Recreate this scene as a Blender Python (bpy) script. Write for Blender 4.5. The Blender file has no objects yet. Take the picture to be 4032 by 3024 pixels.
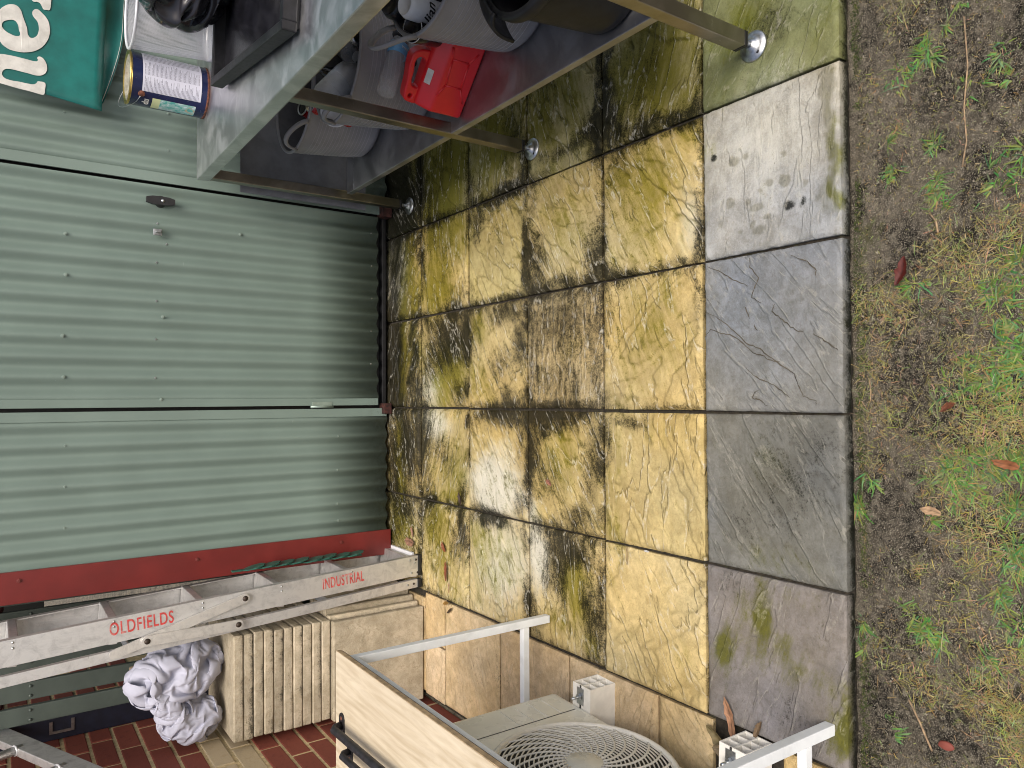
import bpy, bmesh, math, random
import numpy as np
from mathutils import Vector, Matrix, Euler

SC = bpy.context.scene
COL = SC.collection
R = math.radians
random.seed(7)

# ------------------------------------------------------------------ camera
cam_d = bpy.data.cameras.new('camera')
cam = bpy.data.objects.new('camera', cam_d)
COL.objects.link(cam)
cam_d.sensor_fit = 'HORIZONTAL'
cam_d.sensor_width = 36.0
cam_d.lens = 36.0 * 2944.99 / 4032.0
cam_d.clip_start = 0.02
cam_d.clip_end = 500
PITCH, YAW, ROLL = 0.609498, 0.0234065, -0.00843355
_f = Vector((math.sin(YAW)*math.cos(PITCH), math.cos(YAW)*math.cos(PITCH), -math.sin(PITCH)))
_r = Vector((math.cos(YAW), -math.sin(YAW), 0))
_d = _f.cross(_r)
_r2 = _r*math.cos(ROLL) + _d*math.sin(ROLL)
_d2 = -_r*math.sin(ROLL) + _d*math.cos(ROLL)
m = Matrix.Identity(4)
for i in range(3):          # the phone was held upright, the file is stored on its side
    m[i][0] = _d2[i]; m[i][1] = _r2[i]; m[i][2] = -_f[i]
m[0][3], m[1][3], m[2][3] = 0.0393958, -0.94155, 1.559512
cam.matrix_world = m
SC.camera = cam
SC.cycles.filter_width = 1.0
SC.render.resolution_x = 1024
SC.render.resolution_y = 768

# ------------------------------------------------------------------ sky, sun, exposure
SUN_EL, SUN_AZ = 57.0, 164.0      # azimuth clockwise from +Y: behind the camera, a little to the right
world = bpy.data.worlds.new('World')
SC.world = world
world.use_nodes = True
wn = world.node_tree
for n in list(wn.nodes): wn.nodes.remove(n)
wo = wn.nodes.new('ShaderNodeOutputWorld')
wb = wn.nodes.new('ShaderNodeBackground')
ws = wn.nodes.new('ShaderNodeTexSky')
ws.sky_type = 'NISHITA'
ws.sun_disc = False
ws.sun_elevation = R(SUN_EL)
ws.sun_rotation = R(SUN_AZ)
ws.air_density = 1.0
ws.dust_density = 6.0
ws.ozone_density = 0.6
wb.inputs['Strength'].default_value = 0.10
wn.links.new(ws.outputs[0], wb.inputs['Color'])
wn.links.new(wb.outputs[0], wo.inputs['Surface'])
sun_d = bpy.data.lights.new('sun', 'SUN')
sun_d.energy = 1.5
sun_d.angle = R(30)
sun_d.color = (1.0, 0.965, 0.92)
sun = bpy.data.objects.new('sun', sun_d)
COL.objects.link(sun)
sdir = Vector((math.sin(R(SUN_AZ))*math.cos(R(SUN_EL)), math.cos(R(SUN_AZ))*math.cos(R(SUN_EL)), math.sin(R(SUN_EL))))
sun.rotation_euler = sdir.to_track_quat('Z', 'Y').to_euler()
SC.view_settings.view_transform = 'Standard'
SC.view_settings.look = 'None'
SC.view_settings.gamma = 1.0
SC.view_settings.use_curve_mapping = False
SC.view_settings.exposure = 0.72

# ------------------------------------------------------------------ helpers
def tag(o, label=None, cat=None, group=None, kind=None):
    if label: o['label'] = label
    if cat: o['category'] = cat
    if group: o['group'] = group
    if kind: o['kind'] = kind
    return o

def link(name, me, mat=None, parent=None, loc=None, rot=None, smooth=False):
    o = bpy.data.objects.new(name, me)
    COL.objects.link(o)
    if mat is not None and me is not None and not me.materials:
        me.materials.append(mat)
    if parent is not None: o.parent = parent
    if loc is not None: o.location = loc
    if rot is not None: o.rotation_euler = rot
    if smooth and me is not None:
        me.polygons.foreach_set('use_smooth', [True]*len(me.polygons))
    return o

def thing(name, label, cat, loc=(0, 0, 0), rot=(0, 0, 0), group=None):
    o = bpy.data.objects.new(name, None)
    o.empty_display_size = .05
    COL.objects.link(o)
    o.location = loc; o.rotation_euler = rot
    return tag(o, label, cat, group)

class MB:
    """collects faces of one part"""
    def __init__(s): s.v = []; s.f = []; s.sm = []
    def add(s, vs, fs, M=None, smooth=False):
        b = len(s.v)
        for p in vs:
            p = Vector(p)
            s.v.append(tuple(M @ p) if M is not None else tuple(p))
        for f in fs:
            s.f.append([i + b for i in f]); s.sm.append(smooth)
        return s
    def box(s, c, d, rot=None, bev=0.0):
        M = Matrix.Translation(Vector(c))
        if rot is not None: M = M @ (rot.to_4x4() if not isinstance(rot, tuple) else Euler(rot).to_matrix().to_4x4())
        x, y, z = d[0]/2, d[1]/2, d[2]/2
        if bev <= 0:
            vs = [(a*x, b*y, e*z) for e in (-1, 1) for b in (-1, 1) for a in (-1, 1)]
            fs = [(0, 2, 3, 1), (4, 5, 7, 6), (0, 1, 5, 4), (2, 6, 7, 3), (0, 4, 6, 2), (1, 3, 7, 5)]
            return s.add(vs, fs, M)
        bm = bmesh.new()
        bmesh.ops.create_cube(bm, size=1.0)
        for v in bm.verts: v.co = Vector((v.co.x*d[0], v.co.y*d[1], v.co.z*d[2]))
        bmesh.ops.bevel(bm, geom=bm.edges[:], offset=min(bev, min(d)*.45), segments=2, affect='EDGES', profile=.6)
        bm.verts.index_update()
        s.add([v.co.copy() for v in bm.verts], [[v.index for v in f.verts] for f in bm.faces], M)
        bm.free()
        return s
    def tube(s, pts, r, n=10, closed=False, flat=1.0, caps=True):
        pts = [Vector(p) for p in pts]
        k = len(pts)
        rings = []
        up = None
        for i, p in enumerate(pts):
            if closed: t = pts[(i+1) % k] - pts[i-1]
            else: t = pts[min(i+1, k-1)] - pts[max(i-1, 0)]
            t.normalize()
            if up is None:
                up = t.orthogonal().normalized()
            else:
                up = (up - t*up.dot(t))
                up = up.normalized() if up.length > 1e-6 else t.orthogonal().normalized()
            bb = t.cross(up)
            rr = r[i] if isinstance(r, (list, tuple)) else r
            rings.append([p + up*math.cos(2*math.pi*j/n)*rr + bb*math.sin(2*math.pi*j/n)*rr*flat for j in range(n)])
        vs = [v for g in rings for v in g]
        fs = []
        for i in range(k if closed else k-1):
            a, b = i*n, ((i+1) % k)*n
            for j in range(n):
                fs.append((a+j, a+(j+1) % n, b+(j+1) % n, b+j))
        if caps and not closed:
            fs.append(tuple(range(n-1, -1, -1))); fs.append(tuple((k-1)*n + j for j in range(n)))
        return s.add(vs, fs, None, True)
    def lathe(s, prof, n=48, M=None, a0=0.0, a1=2*math.pi, smooth=True):
        full = abs((a1-a0) - 2*math.pi) < 1e-6
        cols = n if full else n+1
        vs = []; fs = []
        for j in range(cols):
            a = a0 + (a1-a0)*j/n
            for (r, z) in prof: vs.append((r*math.cos(a), r*math.sin(a), z))
        k = len(prof)
        for j in range(n):
            b = (j+1) % cols
            for i in range(k-1):
                fs.append((j*k+i, b*k+i, b*k+i+1, j*k+i+1))
        return s.add(vs, fs, M, smooth)
    def prism(s, poly, z0, z1, M=None):
        k = len(poly)
        vs = [(x, y, z0) for x, y in poly] + [(x, y, z1) for x, y in poly]
        fs = [tuple(range(k-1, -1, -1)), tuple(range(k, 2*k))]
        fs += [(i, (i+1) % k, k+(i+1) % k, k+i) for i in range(k)]
        return s.add(vs, fs, M)
    def mesh(s, name):
        me = bpy.data.meshes.new(name)
        me.from_pydata([tuple(v) for v in s.v], [], s.f)
        me.polygons.foreach_set('use_smooth', s.sm)
        me.update()
        return me
    def build(s, name, mat, parent=None, loc=None, rot=None):
        return link(name, s.mesh(name), mat, parent, loc, rot)

_rng = np.random.RandomState(3)
_TAB = _rng.rand(256, 256)
def vnoise(x, y):
    xi = np.floor(x).astype(int); yi = np.floor(y).astype(int)
    fx = x - xi; fy = y - yi
    fx = fx*fx*(3-2*fx); fy = fy*fy*(3-2*fy)
    a = _TAB[xi % 256, yi % 256]; b = _TAB[(xi+1) % 256, yi % 256]
    c = _TAB[xi % 256, (yi+1) % 256]; d = _TAB[(xi+1) % 256, (yi+1) % 256]
    return (a*(1-fx) + b*fx)*(1-fy) + (c*(1-fx) + d*fx)*fy
def fbm(x, y, o=4, g=.5):
    x = np.asarray(x, float); y = np.asarray(y, float)
    t = np.zeros(np.broadcast(x, y).shape); a = 1.0; n = 0.0
    for k in range(o):
        t = t + a*vnoise(x + 17.3*k, y + 9.1*k); n += a
        a *= g; x = x*2.03; y = y*2.03
    return t/n
def sstep(a, b, x):
    t = np.clip((x-a)/(b-a), 0, 1); return t*t*(3-2*t)

def set_col(me, name, arr):
    at = me.color_attributes.new(name, 'FLOAT_COLOR', 'POINT')
    at.data.foreach_set('color', np.asarray(arr, dtype=np.float32).ravel())

def text_mesh(txt, size, depth=.0006, shear=0.0, bold=0.0, spacing=1.0, align='CENTER'):
    cu = bpy.data.curves.new('lettering', 'FONT')
    cu.body = txt; cu.size = size; cu.extrude = depth; cu.shear = shear; cu.offset = bold
    cu.space_character = spacing; cu.align_x = align; cu.align_y = 'CENTER'
    o = bpy.data.objects.new('lettering', cu); COL.objects.link(o)
    bpy.context.view_layer.update()
    dg = bpy.context.evaluated_depsgraph_get()
    me = bpy.data.meshes.new_from_object(o.evaluated_get(dg))
    bpy.data.objects.remove(o); bpy.data.curves.remove(cu)
    return me

def outline_mesh(loops, depth):
    cu = bpy.data.curves.new('shape', 'CURVE')
    cu.dimensions = '2D'; cu.fill_mode = 'BOTH'; cu.extrude = depth
    for lp in loops:
        sp = cu.splines.new('BEZIER'); sp.bezier_points.add(len(lp)-1)
        for p, q in zip(sp.bezier_points, lp):
            p.co = (q[0], q[1], 0); p.handle_left_type = p.handle_right_type = 'AUTO'
        sp.use_cyclic_u = True; sp.resolution_u = 5
    o = bpy.data.objects.new('shape', cu); COL.objects.link(o)
    bpy.context.view_layer.update()
    dg = bpy.context.evaluated_depsgraph_get()
    me = bpy.data.meshes.new_from_object(o.evaluated_get(dg))
    bpy.data.objects.remove(o); bpy.data.curves.remove(cu)
    return me

# ------------------------------------------------------------------ material helper
class NT:
    def __init__(s, name):
        s.m = bpy.data.materials.new(name); s.m.use_nodes = True
        s.t = s.m.node_tree
        for n in list(s.t.nodes): s.t.nodes.remove(n)
        s.out = s.t.nodes.new('ShaderNodeOutputMaterial')
        s.b = s.t.nodes.new('ShaderNodeBsdfPrincipled')
        s.t.links.new(s.b.outputs[0], s.out.inputs['Surface'])
    def n(s, typ, **kw):
        nd = s.t.nodes.new('ShaderNode' + typ)
        for k, v in kw.items():
            if k.startswith('i_'):
                key = k[2:].replace('_', ' ')
                key = int(key) if key.isdigit() else key
                s.set(nd.inputs[key], v)
            else: setattr(nd, k, v)
        return nd
    def set(s, inp, v):
        if isinstance(v, bpy.types.NodeSocket): s.t.links.new(v, inp)
        elif isinstance(v, bpy.types.Node): s.t.links.new(v.outputs[0], inp)
        else:
            try: inp.default_value = v
            except Exception: inp.default_value = (*v, 1) if len(v) == 3 else v
    def p(s, **kw):
        for k, v in kw.items(): s.set(s.b.inputs[k.replace('_', ' ')], v)
    def math(s, op, a, b=0.0, clamp=False):
        nd = s.n('Math', operation=op, use_clamp=clamp); s.set(nd.inputs[0], a); s.set(nd.inputs[1], b); return nd.outputs[0]
    def mix(s, f, a, b, typ='MIX'):
        nd = s.n('MixRGB', blend_type=typ); s.set(nd.inputs[0], f); s.set(nd.inputs[1], a if not (isinstance(a, tuple) and len(a) == 3) else (*a, 1))
        s.set(nd.inputs[2], b if not (isinstance(b, tuple) and len(b) == 3) else (*b, 1)); return nd.outputs[0]
    def noise(s, vec, scale, detail=4, rough=.55, dist=0.0):
        nd = s.n('TexNoise'); s.set(nd.inputs['Scale'], scale); s.set(nd.inputs['Detail'], detail)
        s.set(nd.inputs['Roughness'], rough); s.set(nd.inputs['Distortion'], dist)
        if vec is not None: s.set(nd.inputs['Vector'], vec)
        return nd.outputs[0]
    def step(s, x, a, b):
        nd = s.n('MapRange', interpolation_type='SMOOTHSTEP'); s.set(nd.inputs[0], x); s.set(nd.inputs[1], a); s.set(nd.inputs[2], b)
        return nd.outputs[0]
    def mapv(s, vec, scale=(1, 1, 1), rot=(0, 0, 0), loc=(0, 0, 0)):
        nd = s.n('Mapping'); s.set(nd.inputs['Vector'], vec); nd.inputs['Scale'].default_value = scale
        nd.inputs['Rotation'].default_value = rot; nd.inputs['Location'].default_value = loc
        return nd.outputs[0]
    def pos(s): return s.n('NewGeometry').outputs['Position']
    def obj(s): return s.n('TexCoord').outputs['Object']
    def uv(s): return s.n('TexCoord').outputs['UV']
    def rand(s): return s.n('ObjectInfo').outputs['Random']
    def bump(s, h, strength=.3, dist=.002):
        nd = s.n('Bump'); s.set(nd.inputs['Height'], h); nd.inputs['Strength'].default_value = strength
        nd.inputs['Distance'].default_value = dist; s.t.links.new(nd.outputs[0], s.b.inputs['Normal']); return nd

def simple(name, col, rough=.5, metal=0.0, var=.12, vscale=30, bump=0.0, bscale=200, dirt=None, dirt_amt=.5, coat=0.0, space='pos', spec=None):
    t = NT(name)
    v = t.pos() if space == 'pos' else t.obj()
    nz = t.noise(v, vscale, 5, .6)
    dark = tuple(c*(1-var*1.6) for c in col); lite = tuple(min(1, c*(1+var)) for c in col)
    c = t.mix(t.step(nz, .3, .7), dark, lite)
    if dirt is not None:
        d = t.noise(v, vscale*.45, 7, .68, .6)
        c = t.mix(t.math('MULTIPLY', t.step(d, .5, .72), dirt_amt), c, dirt)
    t.p(Base_Color=c, Metallic=metal)
    t.p(Roughness=t.math('ADD', rough-.08, t.math('MULTIPLY', t.noise(v, vscale*2.3, 4), .16)))
    if coat: t.p(Coat_Weight=coat, Coat_Roughness=.15)
    if spec is not None: t.b.inputs['Specular IOR Level'].default_value = spec
    if bump: t.bump(t.noise(v, bscale, 4, .6), bump, .001)
    return t.m

# ------------------------------------------------------------------ measured places
STAINS_SHEEN = [('m', 0.991, 0.594, 0.176, 0.157, 0.7), ('b', 0.906, 0.753, 0.086, 0.031, 0.8), ('b', 0.812, 0.559, 0.027, 0.136, 0.7), ('b', 1.055, 0.768, 0.115, 0.017, 0.5), ('m', 0.592, 0.617, 0.162, 0.108, 0.45), ('w', 0.518, 0.451, 0.102, 0.041, 0.6), ('b', 0.463, 0.427, 0.075, 0.016, 0.5), ('b', 0.422, 0.758, 0.021, 0.041, 0.4), ('b', 0.406, 0.601, 0.017, 0.107, 0.4), ('m', 0.716, 0.734, 0.056, 0.06, 0.5), ('m', 0.225, 0.603, 0.134, 0.124, 0.45), ('m', 0.322, 0.512, 0.078, 0.051, 0.4), ('b', 0.268, 0.787, 0.086, 0.017, 0.5), ('b', 0.353, 0.776, 0.043, 0.032, 0.35), ('b', -0.104, 0.781, 0.086, 0.021, 0.5), ('m', -0.158, 0.744, 0.168, 0.05, 0.4), ('b', -0.024, 0.702, 0.021, 0.058, 0.6), ('m', -0.054, 0.57, 0.039, 0.104, 0.3), ('m', -0.369, 0.746, 0.057, 0.04, 0.5), ('m', -0.481, 0.747, 0.042, 0.03, 0.4), ('m', -0.669, 0.474, 0.076, 0.033, 0.25), ('b', -0.481, 0.415, 0.099, 0.01, 0.3), ('b', 0.868, 0.817, 0.058, 0.043, 0.8), ('b', 0.862, 0.955, 0.023, 0.115, 0.6), ('w', 0.896, 1.132, 0.081, 0.053, 0.5), ('m', 1.024, 1.027, 0.126, 0.144, 0.45), ('b', 0.955, 0.816, 0.088, 0.017, 0.6), ('b', 1.168, 1.077, 0.096, 0.101, 0.45), ('b', 0.507, 1.136, 0.113, 0.066, 0.75), ('b', 0.448, 0.844, 0.088, 0.044, 0.6), ('b', 0.691, 1.161, 0.098, 0.04, 0.5), ('b', 0.429, 1.033, 0.024, 0.144, 0.6), ('m', 0.623, 0.981, 0.123, 0.117, 0.3), ('b', 0.286, 0.997, 0.107, 0.184, 0.75), ('b', 0.086, 1.036, 0.094, 0.143, 0.55), ('b', 0.202, 1.166, 0.179, 0.041, 0.6), ('b', 0.184, 0.836, 0.132, 0.033, 0.5), ('m', 0.22, 0.937, 0.045, 0.046, 0.3), ('b', -0.039, 1.088, 0.039, 0.148, 0.8), ('b', -0.155, 1.169, 0.098, 0.04, 0.7), ('b', -0.18, 0.85, 0.131, 0.043, 0.6), ('m', -0.178, 1.039, 0.124, 0.121, 0.45), ('b', -0.349, 0.92, 0.03, 0.09, 0.6), ('w', -0.35, 1.182, 0.065, 0.033, 0.7), ('b', -0.245, 1.09, 0.063, 0.076, 0.4), ('w', -0.491, 1.151, 0.113, 0.059, 1.0), ('b', -0.446, 0.968, 0.061, 0.115, 0.85), ('b', -0.55, 1.042, 0.077, 0.073, 0.7), ('m', -0.572, 0.922, 0.119, 0.079, 0.8), ('b', -0.645, 0.855, 0.101, 0.043, 0.7), ('m', -0.689, 1.044, 0.061, 0.05, 0.45), ('b', -0.642, 1.187, 0.081, 0.027, 0.5), ('m', -0.747, 0.856, 0.058, 0.032, 0.6), ('m', 0.976, 1.426, 0.142, 0.124, 0.6), ('b', 0.812, 1.333, 0.035, 0.117, 0.75), ('w', 0.941, 1.363, 0.087, 0.09, 0.35), ('b', 0.857, 1.526, 0.055, 0.05, 0.45), ('b', 1.019, 1.272, 0.067, 0.058, 0.4), ('b', 0.748, 1.527, 0.045, 0.051, 0.6), ('w', 0.781, 1.427, 0.027, 0.123, 0.3), ('b', 0.572, 1.232, 0.15, 0.017, 0.5), ('b', 0.412, 1.367, 0.017, 0.119, 0.45), ('b', 0.693, 1.527, 0.055, 0.027, 0.5), ('b', 0.349, 1.337, 0.042, 0.117, 0.7), ('b', 0.24, 1.25, 0.1, 0.035, 0.6), ('m', 0.331, 1.53, 0.072, 0.05, 0.5), ('b', 0.161, 1.369, 0.069, 0.09, 0.5), ('b', 0.049, 1.31, 0.042, 0.087, 0.6), ('m', 0.077, 1.498, 0.071, 0.097, 0.4), ('b', -0.037, 1.386, 0.038, 0.177, 0.75), ('b', -0.076, 1.252, 0.083, 0.028, 0.6), ('w', -0.298, 1.404, 0.095, 0.164, 1.15), ('w', -0.234, 1.357, 0.103, 0.103, 0.7), ('b', -0.068, 1.567, 0.054, 0.027, 0.4), ('b', -0.342, 1.255, 0.05, 0.023, 0.5), ('w', -0.564, 1.391, 0.155, 0.177, 0.85), ('m', -0.555, 1.438, 0.14, 0.153, 0.4), ('b', -0.415, 1.437, 0.026, 0.153, 0.6), ('w', -0.641, 1.346, 0.085, 0.089, 0.5), ('m', -0.5, 1.536, 0.054, 0.066, 0.4), ('b', -0.456, 1.241, 0.066, 0.028, 0.4), ('m', 0.945, 1.819, 0.158, 0.152, 0.75), ('m', 1.043, 1.741, 0.077, 0.147, 0.6), ('m', 0.756, 1.861, 0.079, 0.08, 0.65), ('m', 0.571, 1.822, 0.158, 0.097, 0.6), ('m', 0.758, 1.668, 0.037, 0.054, 0.4), ('b', 0.571, 1.966, 0.122, 0.025, 0.4), ('b', 0.274, 1.784, 0.117, 0.149, 0.85), ('m', 0.157, 1.747, 0.096, 0.129, 0.7), ('b', 0.359, 1.863, 0.039, 0.099, 0.6), ('w', 0.082, 1.906, 0.072, 0.097, 1.0), ('b', 0.06, 1.673, 0.057, 0.054, 0.6), ('b', 0.202, 1.905, 0.08, 0.061, 0.5), ('w', -0.067, 1.866, 0.064, 0.118, 1.0), ('b', -0.119, 1.949, 0.101, 0.034, 0.6), ('b', -0.173, 1.826, 0.078, 0.096, 0.4), ('m', -0.287, 1.788, 0.097, 0.149, 0.4), ('b', -0.3, 1.95, 0.1, 0.042, 0.4), ('m', -0.366, 1.712, 0.029, 0.073, 0.5), ('b', -0.46, 1.64, 0.111, 0.028, 0.8), ('m', -0.471, 1.868, 0.099, 0.098, 0.65), ('m', -0.653, 1.79, 0.115, 0.113, 0.45), ('b', -0.561, 1.695, 0.075, 0.043, 0.5), ('b', -0.419, 1.93, 0.04, 0.062, 0.5), ('b', 1.051, 2.263, 0.154, 0.12, 0.95), ('b', 0.91, 2.12, 0.085, 0.112, 0.7), ('w', 0.662, 2.235, 0.148, 0.114, 1.5), ('m', 0.586, 2.076, 0.189, 0.045, 0.8), ('m', 0.257, 2.179, 0.257, 0.042, 1.1), ('b', 0.219, 2.291, 0.22, 0.059, 0.8), ('b', 0.209, 2.055, 0.187, 0.052, 0.75), ('m', 0.293, 2.077, 0.167, 0.044, 0.5), ('m', -0.214, 2.196, 0.214, 0.038, 0.9), ('b', -0.167, 2.116, 0.168, 0.072, 0.8), ('b', -0.283, 2.268, 0.174, 0.039, 0.7), ('b', -0.443, 2.15, 0.063, 0.091, 0.6), ('m', -0.537, 2.221, 0.085, 0.094, 0.5), ('t', 0.605, 2.216, 0.26, 0.118, 1.0), ('t', 0.214, 2.17, 0.235, 0.137, 0.7), ('t', 0.225, 0.278, 0.2, 0.208, 0.45), ('m', 0.979, 0.268, 0.059, 0.082, 0.8), ('b', 0.945, 0.186, 0.057, 0.058, 0.55), ('m', 0.833, 0.328, 0.073, 0.058, 0.4), ('m', 0.884, 0.037, 0.085, 0.056, 0.35), ('w', 0.679, 0.216, 0.15, 0.14, 0.6), ('m', 0.591, 0.019, 0.136, 0.016, 0.75), ('m', 0.498, 0.026, 0.031, 0.012, 0.9), ('t', 0.645, 0.294, 0.013, 0.019, 0.9), ('t', 0.562, 0.149, 0.013, 0.016, 1.0), ('t', 0.564, 0.191, 0.01, 0.012, 0.8), ('d', 0.504, 0.136, 0.013, 0.016, 1.6), ('t', 0.537, 0.303, 0.013, 0.015, 0.9), ('d', 0.668, 0.361, 0.008, 0.009, 1.5), ('t', 0.507, 0.229, 0.01, 0.021, 0.8), ('t', 0.48, 0.199, 0.009, 0.014, 0.8), ('d', 0.503, 0.099, 0.01, 0.006, 1.2), ('t', 0.65, 0.258, 0.01, 0.01, 0.7), ('t', 0.547, 0.218, 0.007, 0.008, 0.6), ('t', 0.526, 0.253, 0.009, 0.007, 0.7), ('t', 0.45, 0.219, 0.01, 0.019, 0.7), ('t', 0.489, 0.333, 0.014, 0.015, 0.5), ('t', 0.46, 0.275, 0.008, 0.01, 0.7), ('t', 0.465, 0.24, 0.012, 0.007, 0.7), ('t', 0.627, 0.151, 0.008, 0.008, 0.6), ('t', 0.539, 0.09, 0.008, 0.009, 0.7), ('t', 0.731, 0.028, 0.048, 0.02, 0.9), ('t', 0.491, 0.043, 0.042, 0.025, 0.9), ('t', 0.592, 0.024, 0.127, 0.015, 0.7), ('m', 0.602, 0.377, 0.148, 0.015, 0.4), ('b', -0.173, 0.149, 0.11, 0.097, 0.42), ('b', -0.279, 0.284, 0.059, 0.069, 0.33), ('m', -0.342, 0.177, 0.033, 0.099, 0.35), ('m', -0.121, 0.2, 0.067, 0.077, 0.28), ('b', -0.07, 0.074, 0.042, 0.046, 0.35), ('m', -0.499, 0.232, 0.079, 0.024, 0.95), ('m', -0.61, 0.347, 0.054, 0.027, 1.05), ('m', -0.55, 0.167, 0.044, 0.038, 0.6), ('m', -0.477, 0.287, 0.046, 0.028, 0.55), ('b', -0.431, 0.286, 0.035, 0.082, 0.3), ('b', -0.725, 0.132, 0.065, 0.06, 0.28), ('m', -0.663, 0.014, 0.051, 0.016, 0.8), ('m', -0.571, 0.288, 0.059, 0.055, 0.4), ('m', -0.606, 0.13, 0.044, 0.048, 0.5), ('m', -0.728, 0.024, 0.041, 0.027, 1.1), ('m', -0.616, 0.059, 0.063, 0.045, 0.4), ('m', -0.426, 0.152, 0.033, 0.049, 0.35), ('m', -0.884, 1.792, 0.039, 0.057, 0.4), ('b', -0.983, 1.474, 0.07, 0.185, 0.15)]
TUFTS = [(0.757, -0.173, 0.024, 70, 'g'), (0.736, -0.125, 0.027, 40, 'g'), (0.52, -0.094, 0.018, 26, 'g'), (0.456, -0.18, 0.038, 70, 'g'), (0.446, -0.299, 0.045, 60, 'g'), (0.377, -0.33, 0.035, 50, 'd'), (0.59, -0.077, 0.013, 10, 'g'), (0.613, -0.103, 0.014, 14, 'd'), (0.557, -0.179, 0.017, 20, 'g'), (0.253, -0.108, 0.04, 60, 'd'), (0.271, -0.127, 0.021, 30, 'g'), (0.274, -0.246, 0.055, 120, 'd'), (0.231, -0.304, 0.044, 120, 'g'), (0.158, -0.318, 0.044, 180, 'g'), (0.09, -0.269, 0.04, 120, 'g'), (0.053, -0.309, 0.044, 160, 'g'), (0.026, -0.216, 0.033, 40, 'g'), (0.118, -0.235, 0.056, 90, 'd'), (0.0, -0.324, 0.044, 160, 'd'), (-0.028, -0.275, 0.054, 200, 'd'), (-0.095, -0.214, 0.037, 70, 'g'), (-0.13, -0.24, 0.042, 130, 'g'), (-0.099, -0.29, 0.045, 150, 'g'), (-0.126, -0.178, 0.017, 30, 'g'), (-0.222, -0.167, 0.016, 18, 'g'), (-0.169, -0.213, 0.056, 120, 'd'), (-0.212, -0.005, 0.014, 60, 'g'), (-0.176, -0.313, 0.035, 90, 'g'), (-0.209, -0.264, 0.054, 120, 'd'), (-0.271, -0.319, 0.03, 120, 'g'), (-0.346, -0.295, 0.026, 60, 'g'), (-0.321, -0.143, 0.015, 20, 'd'), (-0.436, -0.141, 0.036, 110, 'g'), (-0.469, -0.164, 0.029, 40, 'g'), (-0.148, -0.03, 0.02, 18, 'g'), (-0.107, -0.041, 0.023, 20, 'd'), (-0.004, -0.063, 0.05, 70, 'd'), (0.118, -0.044, 0.045, 50, 'd'), (0.251, -0.035, 0.036, 60, 'd'), (0.206, -0.087, 0.04, 50, 'd'), (-0.04, -0.198, 0.057, 90, 'd'), (-0.275, -0.246, 0.055, 110, 'd'), (-0.397, -0.227, 0.055, 60, 'd'), (-0.402, -0.317, 0.026, 40, 'g'), (-0.534, -0.284, 0.053, 160, 'd'), (-0.577, -0.315, 0.035, 120, 'd'), (-0.578, -0.233, 0.046, 80, 'd'), (-0.544, -0.134, 0.039, 60, 'd'), (-0.527, -0.055, 0.04, 40, 'd'), (-0.657, -0.084, 0.03, 16, 'g'), (-0.576, -0.153, 0.028, 24, 'd'), (-0.479, -0.26, 0.027, 40, 'g'), (-0.519, -0.013, 0.011, 8, 'g'), (-0.466, 0.002, 0.01, 14, 'g'), (0.814, -0.22, 0.029, 14, 'g'), (0.856, -0.121, 0.03, 20, 'd'), (0.7, -0.295, 0.037, 20, 'g'), (0.635, -0.326, 0.027, 18, 'g'), (0.661, -0.252, 0.037, 20, 'g'), (0.731, -0.053, 0.02, 8, 'd'), (0.298, -0.332, 0.026, 80, 'g'), (-0.087, -0.33, 0.026, 100, 'g'), (-0.451, -0.328, 0.026, 50, 'd'), (-0.645, -0.317, 0.026, 90, 'd'), (0.315, -0.221, 0.047, 60, 'd'), (0.349, -0.185, 0.038, 40, 'd'), (0.339, -0.297, 0.04, 50, 'd'), (0.113, -0.337, 0.035, 120, 'g'), (0.498, -0.339, 0.027, 40, 'g')]
LETTERS = {'E': [(1.387, 1.548), (1.357, 1.549), (1.328, 1.546), (1.303, 1.539), (1.283, 1.518), (1.278, 1.493), (1.282, 1.461), (1.298, 1.429), (1.329, 1.403), (1.365, 1.391), (1.393, 1.391), (1.417, 1.398), (1.436, 1.415), (1.445, 1.43), (1.44, 1.439), (1.428, 1.444), (1.415, 1.44), (1.402, 1.429), (1.384, 1.424), (1.364, 1.425), (1.347, 1.432), (1.338, 1.445), (1.34, 1.452), (1.372, 1.46), (1.405, 1.471), (1.431, 1.48), (1.441, 1.491), (1.441, 1.508), (1.427, 1.529), (1.414, 1.539)], 'EH': [(1.363, 1.533), (1.374, 1.529), (1.382, 1.518), (1.387, 1.497), (1.378, 1.488), (1.356, 1.483), (1.34, 1.48), (1.334, 1.486), (1.337, 1.511), (1.345, 1.525), (1.354, 1.532)], 'N': [(1.257, 1.538), (1.259, 1.517), (1.259, 1.493), (1.257, 1.461), (1.256, 1.433), (1.258, 1.428), (1.264, 1.426), (1.27, 1.428), (1.276, 1.423), (1.275, 1.414), (1.264, 1.404), (1.245, 1.398), (1.226, 1.4), (1.212, 1.41), (1.205, 1.428), (1.207, 1.457), (1.209, 1.486), (1.21, 1.503), (1.207, 1.521), (1.199, 1.529), (1.188, 1.532), (1.176, 1.527), (1.17, 1.51), (1.17, 1.482), (1.169, 1.453), (1.171, 1.437), (1.177, 1.43), (1.184, 1.426), (1.185, 1.419), (1.184, 1.405), (1.181, 1.403), (1.159, 1.404), (1.14, 1.407), (1.138, 1.41), (1.142, 1.449), (1.145, 1.485), (1.152, 1.538), (1.154, 1.558), (1.178, 1.57), (1.221, 1.567), (1.247, 1.555)], 'T': [(1.494, 1.448), (1.469, 1.442), (1.471, 1.43), (1.468, 1.421), (1.456, 1.414), (1.449, 1.409), (1.45, 1.402), (1.452, 1.392), (1.456, 1.39), (1.486, 1.387), (1.513, 1.387)]}
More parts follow.
